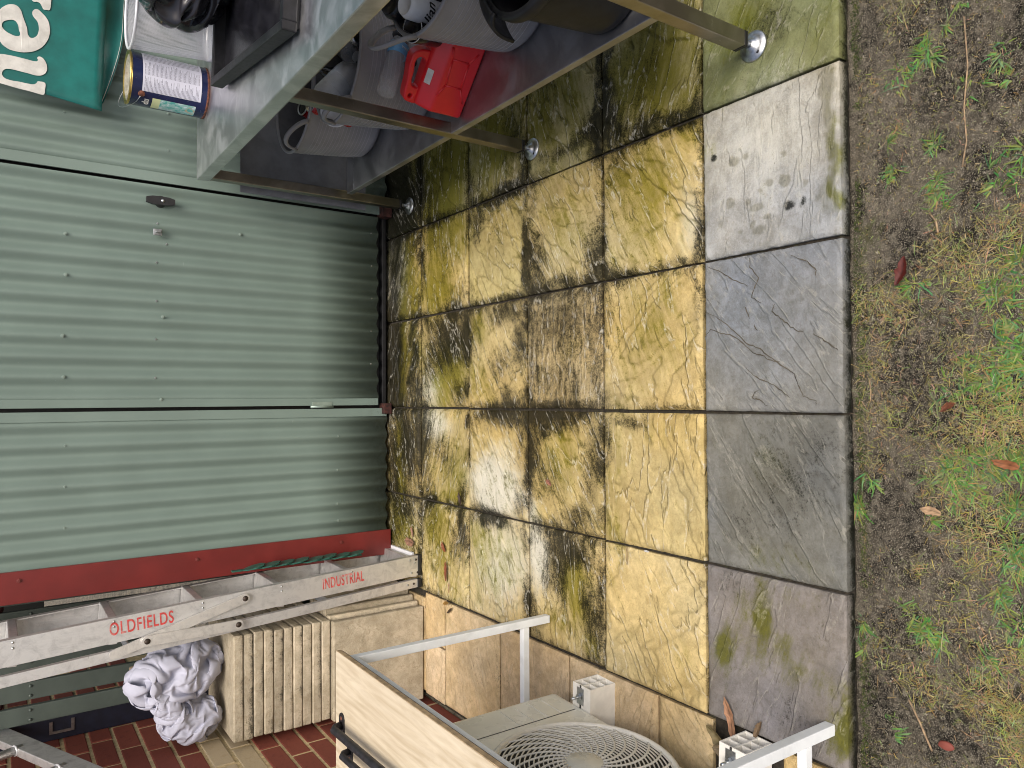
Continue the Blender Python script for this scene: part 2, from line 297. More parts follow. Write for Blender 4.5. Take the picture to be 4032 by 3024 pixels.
CRACKS = [[(0.391, 0.249), (0.365, 0.247), (0.333, 0.221), (0.311, 0.234), (0.288, 0.244), (0.271, 0.214)], [(0.264, 0.176), (0.249, 0.184), (0.229, 0.16), (0.21, 0.137), (0.195, 0.115), (0.194, 0.097)], [(0.186, 0.072), (0.172, 0.051), (0.157, 0.028), (0.144, 0.011)], [(0.269, 0.398), (0.25, 0.355), (0.225, 0.319), (0.202, 0.289), (0.175, 0.26), (0.159, 0.219), (0.137, 0.192), (0.119, 0.161), (0.095, 0.124), (0.069, 0.113), (0.04, 0.099), (0.03, 0.067), (0.02, 0.067)], [(0.197, 0.399), (0.217, 0.373), (0.205, 0.337), (0.196, 0.302), (0.172, 0.264), (0.15, 0.24), (0.142, 0.212), (0.129, 0.192), (0.124, 0.161)], [(0.113, 0.263), (0.088, 0.228), (0.073, 0.189), (0.053, 0.158), (0.038, 0.136)], [(0.268, 0.263), (0.251, 0.255), (0.235, 0.247)], [(0.017, 0.197), (0.033, 0.221), (0.037, 0.241), (0.05, 0.237), (0.055, 0.223)], [(0.384, 0.381), (0.363, 0.335), (0.34, 0.3), (0.317, 0.254)], [(0.22, 0.235), (0.211, 0.233), (0.204, 0.225)], [(0.377, 0.131), (0.354, 0.088), (0.331, 0.063), (0.319, 0.067)]]

# ------------------------------------------------------------------ materials
def mat_paver():
    t = NT('riven_paver')
    P = t.pos()
    ab = t.n('Attribute', attribute_name='base'); base = ab.outputs['Color']; ridge = ab.outputs['Alpha']
    st = t.n('SeparateColor'); at = t.n('Attribute', attribute_name='stain_sheen'); t.set(st.inputs[0], at.outputs['Color'])
    moss, black, white = st.outputs[0], st.outputs[1], st.outputs[2]
    wet = at.outputs['Alpha']
    relief = t.n('Attribute', attribute_name='relief').outputs['Fac']
    rot = t.n('VectorRotate', rotation_type='Z_AXIS'); t.set(rot.inputs['Vector'], P)
    t.set(rot.inputs['Angle'], t.math('ADD', -.75, t.math('MULTIPLY', t.rand(), 1.3)))
    streak = t.noise(t.mapv(rot.outputs[0], (6, 34, 9)), 1.0, 8, .70, .6)
    # riven steps: long broken edges across each slab
    rv = t.math('MULTIPLY', t.noise(t.mapv(rot.outputs[0], (1.7, 8.0, 3)), 1.0, 8, .52, .3), 9.0)
    fr = t.math('FRACT', rv)
    stp = t.step(fr, .44, .56)
    riven = t.math('DIVIDE', t.math('ADD', t.math('FLOOR', rv), stp), 9.0)
    band = t.math('MULTIPLY', t.step(fr, .40, .49), t.step(fr, .60, .52))
    f1 = t.noise(P, 17, 9, .66, .5)
    f2 = t.noise(P, 61, 8, .7, .3)
    f3 = t.noise(P, 210, 6, .75)
    grain = t.noise(P, 800, 2, .5)
    c = t.mix(t.step(f1, .3, .72), t.mix(1.0, base, (.72, .69, .62), 'MULTIPLY'), t.mix(1.0, base, (1.14, 1.10, 1.04), 'MULTIPLY'))
    c = t.mix(t.math('MULTIPLY', t.step(f2, .46, .66), .34), c, t.mix(1.0, base, (.58, .50, .38), 'MULTIPLY'))
    c = t.mix(t.math('MULTIPLY', t.step(f3, .5, .70), .45), c, t.mix(1.0, base, (1.34, 1.32, 1.28), 'MULTIPLY'))
    c = t.mix(t.math('MULTIPLY', t.step(f3, .46, .34), .35), c, t.mix(1.0, base, (.55, .52, .45), 'MULTIPLY'))
    def fac(s, lo, hi, a1, a2, a3, a4):
        x = s
        for nz, am in ((f1, a1), (streak, a2), (f3, a3), (f2, a4)):
            x = t.math('ADD', x, t.math('MULTIPLY', t.math('SUBTRACT', nz, .5), am))
        return t.step(x, lo, hi)
    c = t.mix(t.math('MULTIPLY', fac(white, .15, 1.05, .5, 1.0, .4, .4), .80), c, (.62, .61, .53))  # pale patches, wet sheen and glare painted in as whitish colour
    mf = fac(moss, .14, .98, .8, 1.5, .7, .5)
    c = t.mix(t.math('MULTIPLY', mf, .95), c, t.mix(.38, t.mix(1.0, c, (.50, .49, .13), 'MULTIPLY'), t.mix(t.step(f2, .35, .7), (.060, .078, .008), (.17, .18, .018))))
    c = t.mix(t.math('MULTIPLY', fac(black, .05, .80, .5, .35, .2, .3), .62), c, t.mix(1.0, c, (.36, .36, .33), 'MULTIPLY'))
    bf = fac(black, .20, .95, .7, 1.35, 2.1, .9)
    c = t.mix(t.math('MULTIPLY', bf, .94), c, t.mix(.4, t.mix(1.0, c, (.07, .075, .075), 'MULTIPLY'), (.008, .009, .008)))
    c = t.mix(t.step(t.math('ADD', wet, t.math('MULTIPLY', t.math('SUBTRACT', f2, .5), .5)), .2, .75), c, t.mix(1.0, c, (.66, .65, .58), 'MULTIPLY'))
    ridge_glint = t.math('MULTIPLY', t.math('MULTIPLY', t.step(fr, .54, .60), t.step(fr, .74, .64)), t.step(f2, .42, .62))  # wet highlight lines on the ridge edges, painted as paler colour
    c = t.mix(t.math('MULTIPLY', t.math('MULTIPLY', ridge_glint, ridge), .42), c, (.74, .71, .60))
    # darker tone along the broken edges
    gr = t.math('MULTIPLY', t.math('MAXIMUM', t.math('MULTIPLY', band, .8), relief), t.step(f1, .36, .6))
    c = t.mix(t.math('MULTIPLY', t.math('MULTIPLY', gr, ridge), .55), c, t.mix(1.0, c, (.34, .34, .22), 'MULTIPLY'))
    pit = t.step(grain, .66, .74)
    c = t.mix(t.math('MULTIPLY', pit, .4), c, (.04, .036, .025))
    t.p(Base_Color=c)
    t.p(Specular_IOR_Level=t.math('ADD', .10, t.math('MULTIPLY', wet, .6)))
    rough = t.math('SUBTRACT', t.math('ADD', .56, t.math('MULTIPLY', f3, .25)), t.math('MULTIPLY', wet, .36))
    t.p(Roughness=t.math('MAXIMUM', rough, .10))
    h = t.math('ADD', t.math('MULTIPLY', f2, .40), t.math('ADD', t.math('MULTIPLY', streak, .25), t.math('MULTIPLY', f3, .45)))
    h = t.math('ADD', h, t.math('MULTIPLY', t.math('MULTIPLY', riven, ridge), 6.5))
    t.bump(h, .85, .0065)
    return t.m

def mat_corr(name, col):
    t = NT(name)
    P = t.pos()
    n1 = t.noise(P, 3.5, 5, .6); n2 = t.noise(t.mapv(P, (30, 30, 4)), 1.0, 5, .6)
    sp = t.n('TexVoronoi'); t.set(sp.inputs['Vector'], P); sp.inputs['Scale'].default_value = 55
    c = t.mix(t.step(n1, .3, .75), tuple(k*.93 for k in col), tuple(k*1.05 for k in col))
    c = t.mix(t.math('MULTIPLY', t.step(n2, .55, .8), .22), c, tuple(k*.72 for k in col))
    sep = t.n('SeparateXYZ'); t.set(sep.inputs[0], P)
    low = t.math('MULTIPLY', t.step(sep.outputs[2], .16, .0), t.step(t.noise(P, 40, 6, .7), .42, .62))
    c = t.mix(t.math('MULTIPLY', low, .5), c, (.06, .06, .045))
    scr = t.step(t.noise(t.mapv(P, (10, 10, 95), (0, .25, 0)), 1.0, 3, .5), .735, .76)
    c = t.mix(t.math('MULTIPLY', t.math('MULTIPLY', scr, t.step(t.noise(P, 6, 2), .52, .62)), .5), c, (.45, .5, .46))
    fleck = t.math('MULTIPLY', t.step(sp.outputs['Distance'], .05, .02), t.step(t.noise(P, 9, 2), .5, .6))
    c = t.mix(t.math('MULTIPLY', fleck, .6), c, (.55, .6, .55))
    t.p(Base_Color=c, Roughness=t.math('ADD', .38, t.math('MULTIPLY', n1, .2)))
    t.bump(t.noise(P, 400, 2), .05, .001)
    return t.m

def mat_steel(name, col=(.55, .55, .53), rough=.22, axis=(2, 40, 40)):
    t = NT(name)
    P = t.pos()
    br = t.noise(t.mapv(P, tuple(a*6 for a in axis)), 1.0, 4, .7)
    sc = t.noise(t.mapv(P, (14, 130, 30), (0, 0, .5)), 1.0, 5, .75, .4)
    sm = t.noise(P, 9, 6, .62, .6)
    c = t.mix(t.step(sm, .35, .7), tuple(k*.72 for k in col), col)
    c = t.mix(t.math('MULTIPLY', t.step(sc, .62, .78), .5), c, (.85, .85, .83))
    t.p(Base_Color=c, Metallic=1.0)
    t.p(Roughness=t.math('ADD', rough, t.math('ADD', t.math('MULTIPLY', br, .12), t.math('MULTIPLY', t.step(sm, .4, .8), .14))))
    t.bump(t.math('ADD', br, t.math('MULTIPLY', sc, .6)), .06, .001)
    return t.m

def mat_soil():
    t = NT('soil')
    P = t.pos()
    a = t.noise(P, 9, 8, .65, .3); b = t.noise(P, 70, 8, .72); g = t.noise(P, 420, 4, .7); m2 = t.noise(P, 16, 7, .7, .6)
    c = t.mix(t.step(a, .40, .60), (.016, .014, .011), (.135, .116, .086))
    c = t.mix(t.math('MULTIPLY', t.step(b, .45, .68), .7), c, (.29, .25, .185))
    c = t.mix(t.math('MULTIPLY', t.step(g, .53, .63), .85), c, (.50, .45, .35))
    c = t.mix(t.math('MULTIPLY', t.step(g, .44, .34), .6), c, (.014, .012, .010))
    c = t.mix(t.math('MULTIPLY', t.step(m2, .58, .72), .6), c, (.07, .08, .018))
    sep = t.n('SeparateXYZ'); t.set(sep.inputs[0], P)
    t.p(Base_Color=c, Roughness=.9)
    t.b.inputs['Specular IOR Level'].default_value = .12
    t.bump(t.math('ADD', b, t.math('MULTIPLY', g, .8)), 1.0, .010)
    return t.m

def mat_vcol(name, rough=.6, sub=0.0, attr='col'):
    t = NT(name)
    a = t.n('Attribute', attribute_name=attr).outputs['Color']
    t.p(Base_Color=a, Roughness=rough); t.b.inputs['Specular IOR Level'].default_value = .25
    if sub:
        t.b.inputs['Transmission Weight'].default_value = 0.0
    return t.m

def mat_wood():
    t = NT('oak_laminate')
    P = t.obj()
    w = t.noise(t.mapv(P, (26, 3.2, 8)), 1.0, 6, .6, 1.6)
    rg = t.n('TexWave', wave_type='BANDS', bands_direction='X'); t.set(rg.inputs['Vector'], t.mapv(P, (1, .16, 1)))
    rg.inputs['Scale'].default_value = 14; rg.inputs['Distortion'].default_value = 9; rg.inputs['Detail'].default_value = 3; rg.inputs['Detail Scale'].default_value = 1.1
    fine = t.noise(t.mapv(P, (300, 16, 30)), 1.0, 3, .6)
    c = t.mix(t.step(w, .3, .7), (.47, .38, .25), (.62, .53, .38))
    c = t.mix(t.math('MULTIPLY', rg.outputs['Fac'], .38), c, (.70, .62, .48))
    c = t.mix(t.math('MULTIPLY', t.step(fine, .5, .7), .18), c, (.40, .31, .2))
    t.p(Base_Color=c, Roughness=.42)
    return t.m

def mat_brick(name, a, b, fleck):
    t = NT(name)
    P = t.pos(); r = t.rand()
    c = t.mix(r, a, b)
    n = t.noise(P, 45, 7, .7); g = t.noise(P, 300, 4, .7)
    c = t.mix(t.math('MULTIPLY', t.step(n, .5, .7), .45), c, fleck)
    c = t.mix(t.math('MULTIPLY', t.step(g, .58, .7), .4), c, tuple(k*.4 for k in a))
    t.p(Base_Color=c, Roughness=.75)
    t.bump(t.math('ADD', n, t.math('MULTIPLY', g, .5)), .4, .003)
    return t.m

def mat_mesh():
    t = NT('wire_mesh')
    uv = t.n('SeparateXYZ'); t.set(uv.inputs[0], t.uv())
    def tri(x): return t.math('ABSOLUTE', t.math('SUBTRACT', t.math('FRACT', x), .5))
    a = tri(t.math('ADD', t.math('MULTIPLY', uv.outputs[0], 190), t.math('MULTIPLY', uv.outputs[1], 70)))
    b = tri(t.math('SUBTRACT', t.math('MULTIPLY', uv.outputs[0], 190), t.math('MULTIPLY', uv.outputs[1], 70)))
    wire = t.math('MAXIMUM', t.step(a, .27, .33), t.step(b, .27, .33))
    t.p(Base_Color=(.62, .63, .66, 1), Metallic=.35, Roughness=.38, Alpha=wire)
    return t.m

def mat_label():
    t = NT('printed_label')
    uv = t.n('SeparateXYZ'); t.set(uv.inputs[0], t.uv())
    u, v = uv.outputs[0], uv.outputs[1]
    line = t.math('MULTIPLY', v, 46)
    stripe = t.math('LESS_THAN', t.math('FRACT', line), .42)
    cu = t.math('MULTIPLY', u, 3.0)
    wn_ = t.n('TexWhiteNoise', noise_dimensions='2D')
    cmb = t.n('CombineXYZ'); t.set(cmb.inputs[0], t.math('FLOOR', cu)); t.set(cmb.inputs[1], t.math('FLOOR', line)); t.set(wn_.inputs['Vector'], cmb.outputs[0])
    ln = t.math('LESS_THAN', t.math('FRACT', cu), t.math('ADD', .25, t.math('MULTIPLY', t.math('POWER', wn_.outputs['Value'], .45), .68)))
    edge = t.math('MULTIPLY', t.math('GREATER_THAN', v, .04), t.math('LESS_THAN', v, .97))
    word = t.math('GREATER_THAN', t.noise(t.mapv(t.uv(), (110, 46, 1)), 1.0, 1), .42)
    f = t.math('MULTIPLY', t.math('MULTIPLY', stripe, ln), t.math('MULTIPLY', edge, word))
    c = t.mix(t.math('MULTIPLY', f, .8), (.60, .60, .68), (.09, .09, .13))
    rs = t.noise(t.mapv(t.uv(), (9, 3, 1)), 1.0, 5, .7)
    c = t.mix(t.math('MULTIPLY', t.step(rs, .68, .74), .6), c, (.35, .12, .05))
    t.p(Base_Color=c, Roughness=.35)
    return t.m

def mat_picture():
    t = NT('printed_picture')
    uv = t.uv()
    n = t.noise(t.mapv(uv, (3, 5, 1), (0, 0, .6)), 1.0, 2, .5)
    s = t.n('SeparateXYZ'); t.set(s.inputs[0], uv)
    c = t.mix(t.step(n, .42, .46), (.10, .40, .36), (.30, .52, .48))
    c = t.mix(t.step(n, .56, .60), c, (.55, .66, .66))
    c = t.mix(t.math('GREATER_THAN', s.outputs[1], .82), c, (.62, .66, .36))
    t.p(Base_Color=c, Roughness=.4)
    return t.m

MT = {
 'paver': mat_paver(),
 'bed': simple('bedding_dirt', (.030, .024, .016), .95, var=.4, vscale=60, bump=.6, bscale=300, dirt=(.05, .055, .015)),
 'green': mat_corr('sage_green_sheet', (.168, .224, .196)),
 'green_door': mat_corr('sage_green_door', (.163, .219, .191)),
 'red': simple('oxide_red_flashing', (.15, .018, .016), .42, var=.1, vscale=8),
 'rust': simple('rusty_channel', (.045, .013, .009), .75, var=.5, vscale=60, bump=.5, bscale=200),
 'concrete': simple('dark_concrete', (.07, .068, .06), .9, var=.3, vscale=20, bump=.4),
 'steel': mat_steel('stainless_top', (.82, .82, .83), .30, (2, 40, 40)),
 'steel_leg': mat_steel('stainless_leg', (.36, .335, .29), .26, (40, 40, 2)),
 'steel_shelf': mat_steel('stainless_shelf', (.46, .46, .48), .36, (30, 3, 30)),
 'backpanel': simple('grey_panel', (.13, .14, .165), .5, var=.15, vscale=12, dirt=(.08, .085, .1)),
 'zinc': simple('zinc', (.5, .52, .53), .35, 1.0, var=.15, vscale=60),
 'screw': simple('screw_paint', (.26, .33, .29), .35, .3, var=.1),
 'screw_red': simple('screw_red', (.18, .04, .035), .4, .2, var=.1),
 'black': simple('black_plastic', (.012, .012, .013), .42, var=.2, vscale=40),
 'black_gloss': simple('black_gloss', (.010, .010, .013), .2, var=.3, vscale=12, dirt=(.03, .03, .034), dirt_amt=.6, spec=.3),
 'black_bag': simple('black_bag', (.018, .017, .020), .22, var=.2, vscale=10),
 'tray': simple('black_tray', (.010, .010, .012), .42, var=.3, vscale=35, dirt=(.04, .04, .042), dirt_amt=.5, spec=.25),
 'bucket': simple('bucket_rubber', (.013, .0135, .0145), .5, var=.2, vscale=25, dirt=(.024, .024, .024), dirt_amt=.4, spec=.3),
 'tub': simple('grey_tub', (.225, .225, .245), .5, var=.06, vscale=14, dirt=(.13, .125, .12), dirt_amt=.4),
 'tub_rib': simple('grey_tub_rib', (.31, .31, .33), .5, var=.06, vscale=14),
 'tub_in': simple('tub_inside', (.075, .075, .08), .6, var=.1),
 'redcan': simple('red_plastic', (.62, .013, .018), .33, var=.06, vscale=9, bump=.05, bscale=500),
 'navy': simple('navy_tin', (.010, .016, .060), .25, var=.12, vscale=20, coat=.3),
 'gold': simple('tin_rim', (.62, .45, .14), .3, 1.0, var=.2, vscale=60),
 'tin_in': simple('tin_lid', (.55, .50, .40), .4, .6, var=.2, vscale=40, dirt=(.3, .18, .08)),
 'rusty': simple('rust', (.16, .055, .03), .8, var=.4, vscale=120, bump=.4),
 'label': mat_label(), 'picture': mat_picture(),
 'mesh': mat_mesh(), 'rimwire': simple('mesh_rim', (.72, .73, .75), .3, .3, var=.05),
 'teal': simple('teal_vinyl', (.006, .135, .120), .45, var=.18, vscale=7, bump=.12, bscale=90, dirt=(.004, .08, .075), dirt_amt=.5),
 'print': simple('white_print', (.56, .55, .51), .6, var=.1, vscale=25, dirt=(.42, .41, .36), dirt_amt=.5),
 'white_cap': simple('white_plastic', (.70, .71, .74), .4, var=.04),
 'bottle_white': simple('milky_bottle', (.46, .47, .50), .3, var=.08),
 'glass_dark': simple('dark_glass', (.012, .014, .014), .08, var=.2),
 'can_red': simple('red_tin', (.33, .012, .014), .28, .25, var=.06),
 'can_black': simple('black_tin', (.012, .013, .02), .3, .2, var=.1),
 'can_orange': simple('orange_tin', (.30, .085, .02), .4, .1, var=.2),
 'tin': simple('aluminium_tin', (.55, .55, .56), .28, 1.0, var=.15),
 'goldprint': simple('gold_print', (.42, .27, .07), .4, var=.05), 'blackprint': simple('black_print', (.02, .02, .025), .5, var=.05),
 'blue_label': simple('blue_label', (.10, .30, .52), .4, var=.15, vscale=60),
 'purple': simple('purple_bag', (.060, .050, .16), .4, var=.15, vscale=18),
 'alu': None, 'alu_step': None,
 'stencil': simple('red_stencil', (.50, .050, .045), .6, var=.15, vscale=80, dirt=(.50, .40, .36), dirt_amt=.85),
 'dark_bolt': simple('dark_bolt', (.045, .032, .024), .55, .5, var=.4, vscale=120),
 'bench': simple('dark_green_slat', (.072, .092, .080), .45, var=.08, vscale=12),
 'iron_red': simple('dark_red_iron', (.060, .012, .014), .6, var=.2),
 'navy_board': simple('navy_board', (.007, .009, .022), .5, var=.2),
 'mortar': simple('cream_mortar', (.62, .50, .28), .9, var=.15, vscale=60, bump=.8, bscale=260, dirt=(.44, .33, .15), dirt_amt=.5),
 'brick_red': mat_brick('red_brick', (.19, .045, .029), (.27, .072, .046), (.12, .028, .022)),
 'brick_cream': mat_brick('cream_brick', (.50, .41, .26), (.55, .45, .30), (.42, .30, .16)),
 'cloth': simple('white_cloth', (.43, .44, .53), .8, var=.04, vscale=10),
 'card': simple('cardboard', (.36, .27, .18), .85, var=.1),
 'wood': mat_wood(), 'board_edge': simple('board_edge', (.40, .29, .17), .8, var=.2, vscale=50), 'board_dark': simple('board_dark_line', (.05, .02, .02), .7, var=.2),
 'frame': simple('white_frame', (.80, .83, .84), .35, var=.05, vscale=15, dirt=(.45, .46, .44), dirt_amt=.35),
 'ac': simple('ac_cream', (.70, .69, .61), .28, var=.04, vscale=8, coat=.2),
 'ac_grille': simple('ac_grille', (.70, .68, .61), .4, var=.05, vscale=30),
 'ac_dark': simple('ac_dark', (.035, .034, .032), .6, var=.2),
 'block': simple('white_block', (.80, .78, .72), .45, var=.05, vscale=20, dirt=(.5, .46, .38), dirt_amt=.3),
 'iron': simple('black_iron', (.030, .030, .034), .5, .4, var=.3, vscale=60, bump=.3, bscale=250, dirt=(.08, .05, .04), dirt_amt=.4),
 'leaf': mat_vcol('dead_leaf', .55), 'grass': mat_vcol('grass', .5),
 'soil': mat_soil(),
 'lattice': simple('green_plastic', (.022, .10, .075), .4, var=.15, vscale=40),
 'crack': simple('crack_dark', (.085, .072, .052), .9, var=.3),
 'twig': simple('twig', (.30, .21, .12), .8, var=.3, vscale=80),
}
def mat_alu(name, col, sc):
    t = NT(name); P = t.obj()
    br = t.noise(t.mapv(P, sc), 1.0, 3, .6); n = t.noise(P, 22, 7, .68, .5)
    c = t.mix(t.step(n, .4, .72), col, tuple(k*.72 for k in col))
    t.p(Base_Color=t.mix(t.math('MULTIPLY', t.step(t.noise(P, 48, 5, .7), .64, .72), .4), c, (.27, .25, .22)), Metallic=.75, Roughness=t.math('ADD', .36, t.math('MULTIPLY', n, .2)))
    t.bump(br, .35, .0015)
    return t.m
MT['alu'] = mat_alu('aluminium_rail', (.74, .735, .72), (260, 20, 2))
MT['alu_step'] = mat_alu('aluminium_step', (.66, .655, .64), (20, 3, 260))
def mat_clear():
    t = NT('clear_plastic')
    t.p(Base_Color=(.9, .93, .95, 1), Roughness=.05, Alpha=.16, Metallic=0.0)
    t.bump(t.noise(t.obj(), 60, 3), .6, .004)
    return t.m
MT['clear'] = mat_clear()
# ================================================================== the setting
# ------------------------------------------------------------------ soil
def axis(dense_lo, dense_hi, step, far):
    d = np.arange(dense_lo, dense_hi + 1e-6, step)
    out = [.05, .12, .3, .7, 1.5, 3, 6, 12, far]
    return np.concatenate([(dense_lo - np.array(out))[::-1], d, dense_hi + np.array(out)])
gx = axis(-1.0, 1.2, .0052, 30); gy = axis(-.56, .02, .0045, 30)
GX, GY = np.meshgrid(gx, gy, indexing='ij')
def soil_h(x, y):
    x = np.asarray(x, float); y = np.asarray(y, float)
    h = -.040 + .020*(fbm(x*6+40, y*6+40, 4)-.5) + .012*(fbm(x*28+5, y*28+9, 4)-.5) + .011*(fbm(x*75, y*75, 3)-.5)
    h = h - .004*sstep(-.03, -.008, y)*(y < .2)
    inside = (y > .01)
    return np.where(inside, -.055, h)
GZ = soil_h(GX, GY)
nx, ny = GX.shape
vs = np.stack([GX, GY, GZ], -1).reshape(-1, 3)
ii = np.arange(nx*ny).reshape(nx, ny)
fs = np.stack([ii[:-1, :-1], ii[1:, :-1], ii[1:, 1:], ii[:-1, 1:]], -1).reshape(-1, 4)
me = bpy.data.meshes.new('ground'); me.from_pydata(vs.tolist(), [], fs.tolist())
g = link('ground', me, MT['soil'], smooth=True); tag(g, kind='structure')

# ------------------------------------------------------------------ patio
YEL = [(.53, .43, .215), (.57, .47, .25), (.51, .415, .20), (.55, .455, .235), (.59, .49, .265)]
GREY = {0: (.222, .236, .248), -1: (.172, .180, .178), 1: (.345, .35, .335), 2: (.175, .20, .11), -2: (.212, .205, .212), 3: (.16, .17, .13), 4: (.2, .2, .18)}
bed = MB(); bed.box((.575, 1.19, -.035), (3.65, 2.36, .036))
patio = bed.build('patio', MT['bed']); tag(patio, kind='structure')

def stain_sheen_at(X, Y):
    wX = .075*(fbm(X*9+3, Y*9+61, 4)-.5) + .03*(fbm(X*34, Y*34+7, 3)-.5); wY = .075*(fbm(X*9+83, Y*9+17, 4)-.5) + .03*(fbm(X*34+9, Y*34, 3)-.5)
    X0, Y0 = X, Y; X = X+wX; Y = Y+wY
    out = np.zeros(X.shape + (4,))
    for k, cx, cy, rx, ry, s in STAINS_SHEEN:
        dx = (X-cx)/(max(rx, .012)*1.22); dy = (Y-cy)/(max(ry, .012)*1.22)
        w = s*np.exp(-.9*(dx*dx + dy*dy)**1.1)
        if rx < .024 and ry < .024: w = (.62 if k != 't' else 1)*s*np.exp(-.9*(((.6*X0+.4*X-cx)/max(rx, .008))**2 + ((.6*Y0+.4*Y-cy)/max(ry, .008))**2)**1.8)
        ch = {'m': 0, 'b': 1, 'w': 2, 't': 3, 'd': 1}[k]
        out[..., ch] = np.maximum(out[..., ch], w) + .25*np.minimum(out[..., ch], w)
    return out

def paver(cx, cy, sx, sy, base, theta, amp, seed, N=56, clean=0.0, flat=False, jit=0.0, levels=5):
    rs = np.random.RandomState(seed)
    hx, hy = sx/2, sy/2
    ex = np.concatenate([[0, .006, .014], np.linspace(.03, .97, N), [.986, .994, 1]])
    lx = (ex-.5)*sx; ly = (ex-.5)*sy
    X, Y = np.meshgrid(lx, ly, indexing='ij')
    n = len(lx)
    a = X*math.cos(theta) + Y*math.sin(theta); b = -X*math.sin(theta) + Y*math.cos(theta)
    o1, o2 = rs.rand(2)*90
    wob = .020*(fbm(a*30+o1, b*30+o2, 3)-.5)
    f = fbm(a*2.3+o1, (b+wob)*8.5+o2, 4, .40)
    tt = (f-.18)*levels*1.35
    fl = np.floor(tt); fr = tt-fl
    st = sstep(.43, .57, fr)
    h = (fl+st)/levels
    rel = np.exp(-((fr-.44)/.07)**2)
    h = amp*(h - h.mean())/max(1e-6, np.abs(h-h.mean()).max())
    h = np.minimum(h, .0055) + .0012*(fbm(X*60+o2, Y*60+o1, 3)-.5)
    ed = np.minimum(hx-np.abs(X), hy-np.abs(Y)) - .006*(fbm(X*55+o1, Y*55, 3)-.35)
    lip = sstep(.0045 if flat else .009, .0, ed)
    h = h*(1-lip) - .0060*lip**1.3
    px = X + .0022*lip*(fbm(Y*40+o1, X*40, 2)-.5)*np.sign(X); py = Y + .0022*lip*(fbm(X*40+o2, Y*40, 2)-.5)*np.sign(Y)
    top = np.stack([px, py, h], -1).reshape(-1, 3)
    idx = np.arange(n*n).reshape(n, n)
    fs = np.stack([idx[:-1, :-1], idx[1:, :-1], idx[1:, 1:], idx[:-1, 1:]], -1).reshape(-1, 4).tolist()
    ring = list(idx[:, 0]) + list(idx[-1, 1:]) + list(idx[-2::-1, -1]) + list(idx[0, -2:0:-1])
    low = top[ring].copy(); low[:, 2] = -.038
    low[:, :2] *= .997
    b0 = n*n; k = len(ring)
    for i in range(k):
        j = (i+1) % k
        fs.append([ring[i], b0+i, b0+j, ring[j]])
    fs.append([b0+i for i in range(k)])
    vs = np.concatenate([top, low])
    me = bpy.data.meshes.new('paver'); me.from_pydata(vs.tolist(), [], fs)
    me.polygons.foreach_set('use_smooth', [True]*(len(fs)-k-1) + [False]*(k+1))
    wx = X+cx; wy = Y+cy
    sc = stain_sheen_at(wx, wy)
    sc[..., 3] += (.10 if flat else .30)*sstep(.48, .72, fbm(wx*5+21, wy*5+77, 4))
    if not flat:
        gm = (.14 + .20*sstep(.9, 2.2, wy) + .22*sstep(.3, .9, wx))*(1-clean)
        gb = (.12 + .22*sstep(1.0, 2.3, wy) + .12*sstep(.3, 1.0, wx))*(1-clean)
        sc[..., 0] = np.clip(sc[..., 0] + .14*rel*(1-clean) + gm*2*fbm(wx*6+70, wy*6+20, 3), 0, 2)
        edge_n = sstep(.30, .62, fbm(wx*7+9, wy*7+2, 3))
        sc[..., 1] = np.clip(sc[..., 1] + .46*sstep(.042, .0, ed)*(1-.85*clean)*edge_n + gb*2*fbm(wx*8+33, wy*8+51, 3)*sstep(.35, .7, fbm(wx*3+5, wy*3+5, 2)), 0, 2)
        sc[..., 1] += .35*(1-clean)*sstep(2.0, 2.28, wy)
    bc = np.array(base)
    var = (fbm(wx*5+11, wy*5+3, 4)-.5)[..., None]
    hue = (fbm(wx*4+31, wy*4+13, 3)-.5)[..., None]
    col = bc*(1+.35*var) * (1 + hue*np.array([.12, -.05, -.45]))
    def full(arr, c, dark=False):
        arr = arr.reshape(-1, c); lo = arr[ring].copy()
        if c == 4 and dark: lo[:, 0] = .5; lo[:, 1] = 1.0
        return np.concatenate([arr, lo])
    sc[..., 3] *= (1-lip)
    set_col(me, 'stain_sheen', full(sc, 4, True))
    set_col(me, 'base', full(np.concatenate([np.clip(col, .01, .9), np.full(X.shape+(1,), .40 if flat else (.45 if clean > .85 else 1.0))], -1), 4))
    ra = me.attributes.new('relief', 'FLOAT', 'POINT'); ra.data.foreach_set('value', full(rel[..., None]*(0.35 if flat else 1), 1).ravel().astype(np.float32))
    me.update()
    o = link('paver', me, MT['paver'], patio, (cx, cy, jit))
    o.rotation_euler = (rs.uniform(-.003, .003), rs.uniform(-.003, .003), rs.uniform(-.005, .005))
    return o

